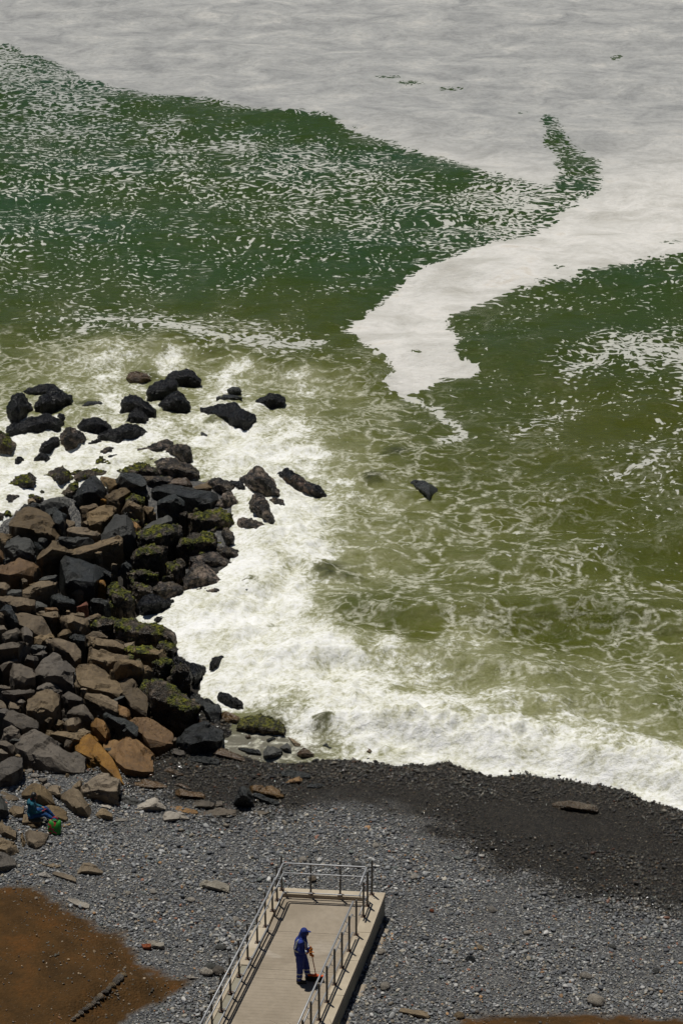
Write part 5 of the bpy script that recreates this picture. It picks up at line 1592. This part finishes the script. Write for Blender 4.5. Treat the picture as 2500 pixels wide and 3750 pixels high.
# --- the sweeper: local +x is where he faces
wx, wy = unproj(1114, 3592, 1.7)
st_w = np.linalg.inv(np.array([[RA.x, RB.x], [RA.y, RB.y]])) @ np.array([float(wx) - RK.x, float(wy) - RK.y])
for _ in range(4):
    zw = rp(st_w[0], st_w[1], -KERB_H).z
    wx, wy = unproj(1114, 3592, zw)
    st_w = np.linalg.inv(np.array([[RA.x, RB.x], [RA.y, RB.y]])) @ np.array([float(wx) - RK.x, float(wy) - RK.y])
FIG = 0.865
worker = empty("person", (float(wx), float(wy), zw), math.radians(-4))
worker.scale = (FIG, FIG, FIG)
tag(worker, "worker in blue hooded overalls with reflective bands and orange gloves, sweeping the ramp", "person")
def slope_z(x, y):      # deck height under a local foot position
    return -(x * RA.x + y * RA.y) * 0 + (x * RA.x + y * RA.y) * SLOPE
fR, fL = slope_z(-.1, -.12), slope_z(.13, .1)
body_caps = [
    ((-.10, 0, .93), .180, (-.10, 0, 1.10), .188, ((0, 1, 0), 1.0)), ((-.10, 0, 1.10), .188, (-.075, 0, 1.30), .178), ((-.09, -.06, 1.28), .125, (-.09, .06, 1.28), .125),
    ((-.07, -.15, 1.385), .075, (-.07, .15, 1.385), .075), ((-.06, 0, 1.38), .085, (-.015, 0, 1.50), .062), ((.01, 0, 1.565), .088, (.02, 0, 1.625), .092),
    # legs
    ((-.10, -.085, .92), .130, (-.105, -.115, .50), .096), ((-.105, -.115, .50), .096, (-.125, -.12, .13 + fR), .078),
    ((-.09, .085, .92), .130, (.03, .11, .50), .096), ((.03, .11, .50), .096, (.09, .11, .13 + fL), .078),
    # arms
    ((-.07, -.19, 1.38), .085, (-.075, -.245, 1.12), .072), ((-.075, -.245, 1.12), .070, (.125, -.165, 1.105), .054),
    ((-.05, .19, 1.38), .075, (.02, .235, 1.10), .062), ((.02, .235, 1.10), .060, (.165, .05, .965), .047),
]
wb_ = blob("body", body_caps, M_BLUE, worker, 0.016)
hood = blob("hood", [((-.005, 0, 1.58), .112, (.005, 0, 1.63), .112), ((-.055, 0, 1.44), .115, (-.03, 0, 1.56), .098), ((-.07, -.1, 1.415), .07, (-.07, .1, 1.415), .07), ((0.0, 0, 1.44), .085, (.02, 0, 1.50), .075)], M_HOOD, worker, 0.014)
blob("cap_visor", [((.09, 0, 1.655), .045, (.165, 0, 1.625), .036, ((0.25, 0, 1), 0.28))], M_HOOD, worker, 0.007)
blob("face", [((.055, 0, 1.555), .072, (.065, 0, 1.61), .070), ((.125, 0, 1.582), .016, (.13, 0, 1.60), .012), ((.105, 0, 1.545), .03, (.10, 0, 1.535), .03)], M_SKIN, worker, 0.010)
for (x, y, f) in ((-.125, -.12, fR), (.09, .11, fL)):
    blob("boot", [((x - .03, y, .055 + f), .058, (x + .15, y - .01, .045 + f), .046), ((x, y, .06 + f), .06, (x, y, .17 + f), .066), ((x - .05, y, .02 + f), .03, (x + .17, y - .01, .02 + f), .032)], M_BOOT, worker, 0.012)

def glove(wrist, palm_c, along_, across, curl):
    """palm plus five bent fingers closed round the handle"""
    w, pc = Vector(wrist), Vector(palm_c)
    al, ac, cu = Vector(along_).normalized(), Vector(across).normalized(), Vector(curl).normalized()
    caps = [(w, .048, pc, .050, (cu, 0.8)), (w - (pc - w) * 0.9, .064, w, .052)]
    for i, ln in enumerate((.070, .080, .076, .060)):
        b0 = pc + ac * (0.033 - 0.022 * i) + al * 0.03
        k1 = b0 + al * ln * 0.42 + cu * ln * 0.12
        k2 = k1 + cu * ln * 0.45 + al * ln * 0.06
        k3 = k2 - al * ln * 0.34 + cu * ln * 0.10
        caps += [(b0, .0125, k1, .0115), (k1, .0115, k2, .0105), (k2, .0105, k3, .0095)]
    t0 = w.lerp(pc, 0.55) + ac * 0.04
    t1 = t0 + ac * 0.022 + cu * 0.03 + al * 0.02
    t2 = t1 + cu * 0.03 + al * 0.028
    caps += [(t0, .016, t1, .014), (t1, .014, t2, .012)]
    return blob("glove", caps, M_GLOVE, worker, 0.0055)
H_TOP, H_BOT = Vector((.185, -.175, 1.27)), Vector((.315, .02, .215))
hd = (H_BOT - H_TOP).normalized()
hp_ = lambda z: H_TOP.lerp(H_BOT, (H_TOP.z - z) / (H_TOP.z - H_BOT.z))
g1_ = hp_(1.12); g2_ = hp_(.93)
glove((.128, -.165, 1.107), g1_ - Vector((.035, .006, -.012)), (1, 0.05, 0.05), (0, 0.1, 1), (0.1, 0.9, 0.1))
glove((.168, .045, .962), g2_ + Vector((-.028, .042, .006)), (.5, -.8, -.1), (0.1, 0.1, 1), (.8, -.3, 0))

broom = empty("push_broom", (0, 0, 0))
tag(broom, "push broom with orange head and black bristles held by the worker on the ramp", "broom")
R_ = Matrix.Translation(worker.location) @ Matrix.Rotation(worker.rotation_euler.z, 4, 'Z') @ Matrix.Scale(FIG, 4)
broom.scale = (FIG, FIG, FIG)
broom.location = R_ @ Vector((H_BOT.x, H_BOT.y, 0))
broom.rotation_euler = (0, 0, worker.rotation_euler.z)
def rel(v): return Vector(v) - Vector((H_BOT.x, H_BOT.y, 0))
v, f = tube([rel(H_TOP), rel(H_TOP.lerp(H_BOT, .5)), rel(H_BOT)], 0.0135, 8)
link("handle", mesh_of("handle", v, f, M_HANDLE, True), broom)
fb = slope_z(H_BOT.x, H_BOT.y)
bm = bmesh.new()
bmesh.ops.create_cube(bm, size=1, matrix=Matrix.Translation((0.0, 0, .19 + fb)) @ Matrix.Rotation(math.radians(-6), 4, 'Z') @ Matrix.Diagonal((.45, .075, .045, 1)))
bmesh.ops.bevel(bm, geom=list(bm.edges), offset=.012, segments=2, affect='EDGES')
bmesh.ops.create_cone(bm, cap_ends=True, segments=10, radius1=.05, radius2=.02, depth=.06, matrix=Matrix.Translation((0, 0, .23 + fb)))
me = bpy.data.meshes.new("block"); bm.to_mesh(me); bm.free(); me.materials.append(M_BROOM)
link("block", me, broom)
bv, bf = [], []
brr = random.Random(4)
for i in range(46):
    for j in range(5):
        x0 = -.215 + .43 * i / 45; y0 = -.028 + .056 * j / 4
        cr, sr = math.cos(math.radians(-6)), math.sin(math.radians(-6))
        b0 = Vector((x0 * cr - y0 * sr, x0 * sr + y0 * cr, .175 + fb))
        tip = Vector((b0.x * 1.03 + brr.uniform(-.006, .006), b0.y * 1.5 + brr.uniform(-.008, .008), .004 + fb))
        k = len(bv)
        for an in (0, 2.1, 4.2):
            o_ = Vector((math.cos(an), math.sin(an), 0))
            bv += [b0 + o_ * .0085, tip + o_ * .008]
        bf += [(k, k + 1, k + 3, k + 2), (k + 2, k + 3, k + 5, k + 4), (k + 4, k + 5, k + 1, k), (k + 1, k + 5, k + 3)]
link("bristles", mesh_of("bristles", bv, bf, M_BRIST), broom)

# --- the seated person, seen from behind, legs stretched to the right
M_TEAL = cloth("hoodie_teal", (0.004, 0.085, 0.125), 0.9, 0.3, 11.0)
M_JEAN = cloth("jeans_blue", (0.008, 0.06, 0.19), 0.9, 0.25, 16.0)
sx_, sy_, sz_g = ground1(118, 3010)
seat_h = 0.20
sit = empty("person", (sx_, sy_, sz_g), math.radians(8))
sit.scale = (FIG, FIG, FIG)
tag(sit, "person in teal hoodie and blue jeans sitting on the rocks with their back turned", "person")
Hh = seat_h + 0.10
sit_caps = [((0, -.08, Hh), .125, (0, .08, Hh), .125), ((0, 0, Hh + .03), .15, (.04, 0, Hh + .24), .142), ((.04, -.05, Hh + .27), .13, (.04, .05, Hh + .27), .13), ((.05, -.14, Hh + .43), .068, (.05, .14, Hh + .43), .068),
            ((.06, 0, Hh + .42), .075, (.10, 0, Hh + .53), .055), ((.115, 0, Hh + .60), .088, (.12, 0, Hh + .66), .088),
            ((.05, -.18, Hh + .42), .066, (.10, -.23, Hh + .17), .055), ((.10, -.23, Hh + .17), .053, (.30, -.12, Hh + .12), .042),
            ((.05, .18, Hh + .42), .066, (.14, .22, Hh + .18), .055), ((.14, .22, Hh + .18), .053, (.32, .12, Hh + .16), .042)]
blob("body", sit_caps, M_TEAL, sit, 0.017)
blob("hood", [((-.03, -.08, Hh + .43), .07, (-.03, .08, Hh + .43), .07), ((-.05, 0, Hh + .38), .09, (-.02, 0, Hh + .45), .085)], M_TEAL, sit, 0.016)
blob("trousers", [((0, -.08, Hh - .01), .128, (0, .08, Hh - .01), .128), ((.02, -.09, Hh), .105, (.42, -.12, Hh + .02), .075), ((.42, -.12, Hh + .02), .075, (.72, -.20, .12), .055),
                  ((.02, .09, Hh), .105, (.44, .10, Hh + .10), .075), ((.44, .10, Hh + .10), .075, (.68, .06, .12), .055)], M_JEAN, sit, 0.017)
blob("head", [((.135, 0, Hh + .585), .075, (.145, 0, Hh + .65), .08), ((.215, 0, Hh + .61), .016, (.225, 0, Hh + .63), .012), ((.13, -.09, Hh + .61), .018, (.13, -.092, Hh + .63), .018), ((.13, .09, Hh + .61), .018, (.13, .092, Hh + .63), .018)], M_SKIN, sit, 0.012)
blob("hair", [((.095, 0, Hh + .60), .098, (.11, 0, Hh + .675), .097), ((.03, 0, Hh + .57), .05, (.01, 0, Hh + .48), .035)], M_HAIR, sit, 0.013)
blob("hair_band", [((.035, -.03, Hh + .555), .04, (.035, .03, Hh + .555), .04)], plain("band_red", (0.42, 0.012, 0.012), 0.7), sit, 0.009)
for (x, y) in ((.72, -.20), (.68, .06)):
    blob("shoe", [((x, y, .055), .05, (x + .14, y - .03, .05), .04), ((x - .02, y, .03), .03, (x + .15, y - .03, .025), .028)], M_BOOT, sit, 0.011)
# hands, near one holds a pink phone
for (w0, p0) in (((.30, -.12, Hh + .12), (.36, -.09, Hh + .115)), ((.32, .12, Hh + .16), (.375, .08, Hh + .15))):
    w0, p0 = Vector(w0), Vector(p0)
    caps = [(w0, .032, p0, .036, ((0, 0, 1), .6))]
    al = (p0 - w0).normalized(); ac = Vector((-al.y, al.x, 0)).normalized()
    for i, ln in enumerate((.06, .068, .064, .05)):
        b0 = p0 + ac * (.027 - .018 * i) + al * .02
        k1 = b0 + al * ln * .5; k2 = k1 + al * ln * .25 + Vector((0, 0, -.022)); k3 = k2 + Vector((-.008, 0, -.016))
        caps += [(b0, .009, k1, .0085), (k1, .0085, k2, .008), (k2, .008, k3, .0075)]
    t0 = w0.lerp(p0, .6) + ac * .03; t1 = t0 + ac * .02 + al * .025; t2 = t1 + al * .025
    caps += [(t0, .011, t1, .010), (t1, .010, t2, .009)]
    blob("hand", caps, M_SKIN, sit, 0.0055)
ph = empty("phone", (0, 0, 0))
bm = bmesh.new()
bmesh.ops.create_cube(bm, size=1, matrix=Matrix.Diagonal((.15, .075, .014, 1)))
bmesh.ops.bevel(bm, geom=list(bm.edges), offset=.005, segments=2, affect='EDGES')
me = bpy.data.meshes.new("phone"); bm.to_mesh(me); bm.free(); me.materials.append(plain("phone_pink", (0.55, 0.08, 0.14), 0.4))
bpy.data.objects.remove(ph)
S_ = Matrix.Translation(sit.location) @ Matrix.Rotation(sit.rotation_euler.z, 4, 'Z') @ Matrix.Scale(FIG, 4)
ph = link("phone", me, None, S_ @ Vector((.40, -.085, Hh + .155)))
ph.rotation_euler = (math.radians(-35), math.radians(-12), math.radians(35))
tag(ph, "pink object held in the seated person's near hand", "phone")

# the stone under the seated person
srs = np.random.RandomState(8)
spts = np.array([(x_, y_, z_) for x_ in (-.24, 0.02, .26) for y_ in (-.2, .22) for z_ in (-.3, seat_h * FIG - .045)]) * np.array([1, 1, 1]) + srs.uniform(-.025, .025, (12, 3)) * np.array([1, 1, .2])
bm = facet_bm(spts, 1, 12.0, 10)
me = bpy.data.meshes.new("boulder"); bm.to_mesh(me); bm.free(); me.materials.append(RM['B'])
set_attr(me, 'moss', np.zeros(len(me.vertices))); set_attr(me, 'pale', np.zeros(len(me.vertices)))
tag(link("boulder", me, None, (sx_, sy_, sz_g)), "low dark stone the person in the teal hoodie sits on", "rock", "boulders of the rock spit")

# --- patterned bag by the feet
m = NT("bag_print")
o = m.obj()
vc = m.voro(o, 15.0, out=1)
sepc = m.n('ShaderNodeSeparateColor'); m.put(sepc.inputs[0], vc)
col = m.ramp(sepc.outputs[0], [(0.0, (0.015, 0.26, 0.02)), (0.45, (0.02, 0.32, 0.03)), (0.5, (0.42, 0.02, 0.03)), (0.68, (0.45, 0.03, 0.09)), (0.72, (0.30, 0.22, 0.03)), (0.8, (0.03, 0.20, 0.02)), (1.0, (0.02, 0.28, 0.03))], 'CONSTANT')
M_BAG = m.fin(col, 0.55, m.bump(m.noise(o, 20.0, 3), 0.4, 0.01))
bx_, by_, bz_ = ground1(200, 3058)
bag = empty("tote_bag", (bx_, by_ + 0.08, bz_), math.radians(-8))
bag.scale = (0.95, 0.95, 0.95)
tag(bag, "green and red patterned tote bag standing by the seated person's feet", "bag")
bm = bmesh.new()
prof = [(0.0, .16, .085), (.05, .185, .10), (.20, .19, .105), (.34, .18, .075), (.42, .165, .03)]
ringv = []
for (z_, hx, hy) in prof:
    ring = []
    for k in range(20):
        an = 2 * math.pi * k / 20
        cx_, sy__ = math.cos(an), math.sin(an)
        ring.append(bm.verts.new((hx * math.copysign(abs(cx_) ** .45, cx_) + 0.04 * z_, hy * math.copysign(abs(sy__) ** .45, sy__) + .012 * math.sin(7 * an + z_ * 20) + 0.10 * z_, z_)))
    ringv.append(ring)
for a, b in zip(ringv[:-1], ringv[1:]):
    for k in range(20): bm.faces.new((a[k], a[(k + 1) % 20], b[(k + 1) % 20], b[k]))
bm.faces.new(ringv[0][::-1]); bm.faces.new(ringv[-1])
me = bpy.data.meshes.new("bag_body"); bm.to_mesh(me); bm.free(); me.materials.append(M_BAG)
me.polygons.foreach_set('use_smooth', [True] * len(me.polygons))
link("bag_body", me, bag)
for sgn in (-1, 1):
    pts_ = [Vector((.02 + .09 * math.cos(t_), .045 + sgn * .02, .41 + .11 * math.sin(t_))) for t_ in np.linspace(math.pi, 0, 9)]
    v, f = tube(pts_, .010, 6)
    link("strap", mesh_of("strap", v, f, plain("strap_red", (0.36, 0.02, 0.05), 0.6), True), bag)

finalize_remesh(fig_pending)
for ob, vx in fig_pending:
    me = ob.data
    for _ in range(2):
        bm = bmesh.new(); bm.from_mesh(me)
        bmesh.ops.smooth_vert(bm, verts=list(bm.verts), factor=0.5, use_axis_x=True, use_axis_y=True, use_axis_z=True)
        bm.to_mesh(me); bm.free()
    if ob.name.split('.')[0] in ('body', 'trousers', 'hood'):
        c = co_of(me); nr = no_of(me)
        c = c + nr * (0.010 * fbm(c[:, 0] * 9, c[:, 1] * 9, c[:, 2] * 6, 3))[:, None]
        me.vertices.foreach_set('co', c.astype(np.float32).ravel())
    me.polygons.foreach_set('use_smooth', np.ones(len(me.polygons), bool))
    me.update()

# reflective bands cut from the overall's own surface
def band(test, off=0.006):
    me = wb_.data
    c, nr = co_of(me), no_of(me)
    sel = test(c)
    fs = [tuple(p.vertices) for p in me.polygons if all(sel[i] for i in p.vertices)]
    used = sorted({i for f_ in fs for i in f_}); mp = {i: k for k, i in enumerate(used)}
    if not fs: return
    vv = [Vector(c[i] + nr[i] * off) for i in used]
    me2 = mesh_of("reflective_band", vv, [tuple(mp[i] for i in f_) for f_ in fs], M_REFL, True)
    link("reflective_band", me2, worker)
legR = lambda c: (c[:, 1] < -0.005); legL = lambda c: (c[:, 1] > 0.005)
torso = lambda c: (np.abs(c[:, 1]) < 0.188) & (c[:, 0] < 0.115)
band(lambda c: torso(c) & (np.abs(c[:, 2] - 1.085 - 0.06 * (c[:, 0])) < 0.035))
for lg, zz in ((legR, .22), (legR, .34), (legL, .22), (legL, .34)):
    band(lambda c, lg=lg, zz=zz: lg(c) & (np.abs(c[:, 2] - zz) < 0.026))
band(lambda c: torso(c) & (np.abs(np.abs(c[:, 1]) - .115) < .026) & (c[:, 2] > 1.12) & (c[:, 2] < 1.47))
fa = Vector((.125, -.165, 1.105)) - Vector((-.075, -.245, 1.12)); fa_l = fa.length; fa.normalize()
def near_axis(c, p, d, lo, hi, r):
    rl = c - np.array(p); tt = rl @ np.array(d); pd = np.linalg.norm(rl - tt[:, None] * np.array(d), axis=1)
    return (tt > lo) & (tt < hi) & (pd < r)
band(lambda c: near_axis(c, (-.075, -.245, 1.12), fa, .105, .165, .09))
fa2 = (Vector((.165, .05, .965)) - Vector((.02, .235, 1.10))).normalized()
band(lambda c: near_axis(c, (.02, .235, 1.10), fa2, .13, .185, .085))

# ------------------------------------------------------------------ small things
# row of cobbles on the dirt bank
crs = np.random.RandomState(21)
def cobble_mesh(seed, sq=(1.2, 0.95, 0.7)):
    bm = bmesh.new()
    bmesh.ops.create_icosphere(bm, subdivisions=3, radius=1.0)
    me = bpy.data.meshes.new("cobble"); bm.to_mesh(me); bm.free()
    c = co_of(me)
    c = c * (1 + 0.22 * fbm(c[:, 0] * .9 + seed * 3.1, c[:, 1] * .9, c[:, 2] * .9, 3))[:, None] * np.array(sq)
    me.vertices.foreach_set('co', c.astype(np.float32).ravel())
    me.polygons.foreach_set('use_smooth', np.ones(len(me.polygons), bool))
    set_attr(me, 'moss', np.zeros(len(c))); set_attr(me, 'pale', np.zeros(len(c)))
    me.update()
    return me
CM = [[cobble_mesh(i) for i in range(3)] for _ in range(4)]
for row, kk in zip(CM, 'GPLT'):
    for me in row: me.materials.append(RM[kk])
row_px = [(885, 1030), (862, 1045), (838, 1068), (806, 1100), (782, 1125), (760, 1146), (722, 1180), (694, 1205), (676, 1225), (646, 1248), (615, 1272), (584, 1298), (556, 1320), (530, 1342)]
for i, (zx, zy) in enumerate(row_px):
    px, py = zx / 1.96, 3050 + zy / 1.96
    x, y, z_ = ground1(px, py)
    ob = link("cobble", CM[0 if i % 3 else 3][i % 3], None, (x, y, z_ + 0.03))
    r_ = [.085, .10, .10, .085, .07, .065, .085, .085, .065, .075, .07, .065, .06, .06][i]
    ob.scale = (r_, r_, r_); ob.rotation_euler = (0, 0, crs.uniform(0, 6.28))
    ordn = ["first", "second", "third", "fourth", "fifth", "sixth", "seventh", "eighth", "ninth", "tenth", "eleventh", "twelfth", "thirteenth", "last"][i]
    tag(ob, f"{ordn} cobble, counted from the ramp end, of the row laid across the dirt bank", "cobble", "row of cobbles on the dirt bank")
# standout larger cobbles on the shingle (photo pixels, size m, kind)
COB = [(1109, 3152, .10, 'P', "pale oval cobble on the shingle above the landing railing, left"), (1305, 3173, .12, 'L', "large grey cobble on the shingle above the landing railing, right"),
       (1144, 3224, .115, 'T', "orange-tan cobble seen through the landing railing"), (1374, 3100, .09, 'P', "white cobble on the shingle up from the landing's right corner"),
       (863, 3371, .09, 'P', "pale round cobble beside the left railing, near the landing"), (808, 3475, .11, 'L', "round grey cobble left of the railing, level with the worker's head"),
       (772, 3552, .17, 'L', "big flat grey cobble at the tip of the dirt bank"), (798, 3562, .16, 'G', "big grey-green cobble touching the left railing near the dirt bank tip"),
       (757, 3566, .15, 'P', "white and tan cobble at the tip of the dirt bank"), (1375, 2875 + 225, .08, 'P', None), (1517, 3216, .10, 'P', "white cobble on the shingle right of the landing corner"),
       (1800, 3335, .10, 'P', "white cobble on the shingle right of the ramp, half way to the edge"), (1722, 3518, .11, 'S', "black cobble lying on the shingle right of the ramp"),
       (1757, 3475, .09, 'T', "pale tan cobble above the black one right of the ramp"), (2143, 3580, .13, 'P', "large white cobble low on the right of the shingle"),
       (2180, 3672, .20, 'P', "long flat white stone near the lower right dirt strip"), (1630, 3446, .06, 'R', "small red brick pebble right of the ramp"), (1580, 3338, .06, 'R', "small reddish pebble right of the landing"),
       (1395, 3490, .11, 'P', "pale cobble near the foot of the ramp wall"), (1410, 3618, .13, 'P', "pale oval cobble near the foot of the ramp wall, lower"), (1680, 3725, .12, 'T', "tan cobble at the lower edge right of the ramp"),
       (540, 3142, .07, 'O', "orange pebble on the shingle left of centre"), (470, 3275, .08, 'P', "white cobble on the shingle above the pinkish slab"), (413, 3285, .08, 'P', "white oval cobble on the shingle below the fan-shaped rock"),
       (550, 3375, .09, 'P', "pale cobble on the shingle above the red brick"), (700, 3300, .10, 'P', "pale cobble on the shingle left of the tilted concrete slab"), (560, 3268, .09, 'P', "pale cobble just above the larger white ones near the dirt bank"),
       (2240, 3470, .09, 'L', "blue-grey cobble far right on the shingle"), (1930, 3420, .09, 'P', "pale cobble in the middle of the right shingle"), (2400, 3560, .09, 'L', "grey cobble at the right edge of the shingle"),
       (175, 2880, .09, 'P', "white pebble in the gravel pocket above the seated person"), (110, 2828, .09, 'P', "pale pebble at the top of the gravel pocket by the leaning slab"), (130, 2845, .10, 'P', "pale flat pebble in the gravel pocket by the leaning slab"), (22, 2895, .09, 'P', "white pebble at the left edge above the slate boulder")]
KI = {'G': 0, 'P': 1, 'L': 2, 'T': 3}
extra = {}
for i, (px, py, r_, kk, lab) in enumerate(COB):
    if lab is None: continue
    x, y, z_ = ground1(px, py)
    if kk in KI: me = CM[KI[kk]][i % 3]
    else:
        if kk not in extra:
            me = cobble_mesh(ord(kk)); me.materials.append(RM[kk]); extra[kk] = me
        me = extra[kk]
    ob = link("cobble", me, None, (x, y, z_ + r_ * 0.42))
    ob.scale = (r_, r_, r_ * 0.85); ob.rotation_euler = (crs.uniform(-.2, .2), crs.uniform(-.2, .2), crs.uniform(0, 6.28))
    tag(ob, lab, "cobble", "large cobbles on the shingle")

# spiky plant whose tips show at the bottom edge
m = NT("plant_leaf")
o = m.obj()
M_LEAF = m.fin(m.mix(m.noise(o, 3.0, 3), (0.035, 0.045, 0.012), (0.13, 0.115, 0.035)), 0.55)
px_, py_, pz_ = ground1(1150, 3990)
def spiky(px, py, label, tips):
    x, y, z_ = ground1(px, py)
    root = empty("spiky_plant", (x, y, z_))
    tag(root, label, "plant", "spiky plants at the foot of the frame")
    pr_ = random.Random(int(px))
    for (tx, ty) in tips:
        # a leaf from the base to a tip above the ground
        zt = z_ + pr_.uniform(1.0, 1.25)
        ex, ey = unproj(tx, ty, zt)
        tip = Vector((float(ex), float(ey), zt)) - root.location
        b0 = Vector((pr_.uniform(-.05, .05), pr_.uniform(-.05, .05), -.03))
        side = Vector((1, pr_.uniform(-.4, .4), 0)).normalized()
        vv, ff_ = [], []
        for k in range(7):
            t_ = k / 6
            p = b0.lerp(tip, t_) + Vector((0, 0, .12 * math.sin(math.pi * t_)))
            w_ = .022 * (1 - t_) ** .7 + .001
            vv += [p - side * w_, p + Vector((0, -w_ * .5, -w_ * .3)), p + side * w_]
        for k in range(6):
            ff_ += [(3 * k, 3 * k + 1, 3 * k + 4, 3 * k + 3), (3 * k + 1, 3 * k + 2, 3 * k + 5, 3 * k + 4)]
        link("leaf", mesh_of("leaf", vv, ff_, M_LEAF, True), root)
    return root
spiky(1262, 3925, "spiky plant whose leaf tips show at the bottom edge in front of the ramp", [(985 + 14 * i, 3733 + (i * 37 % 21)) for i in range(15)] + [(1205, 3728), (1222, 3734), (1240, 3730)])
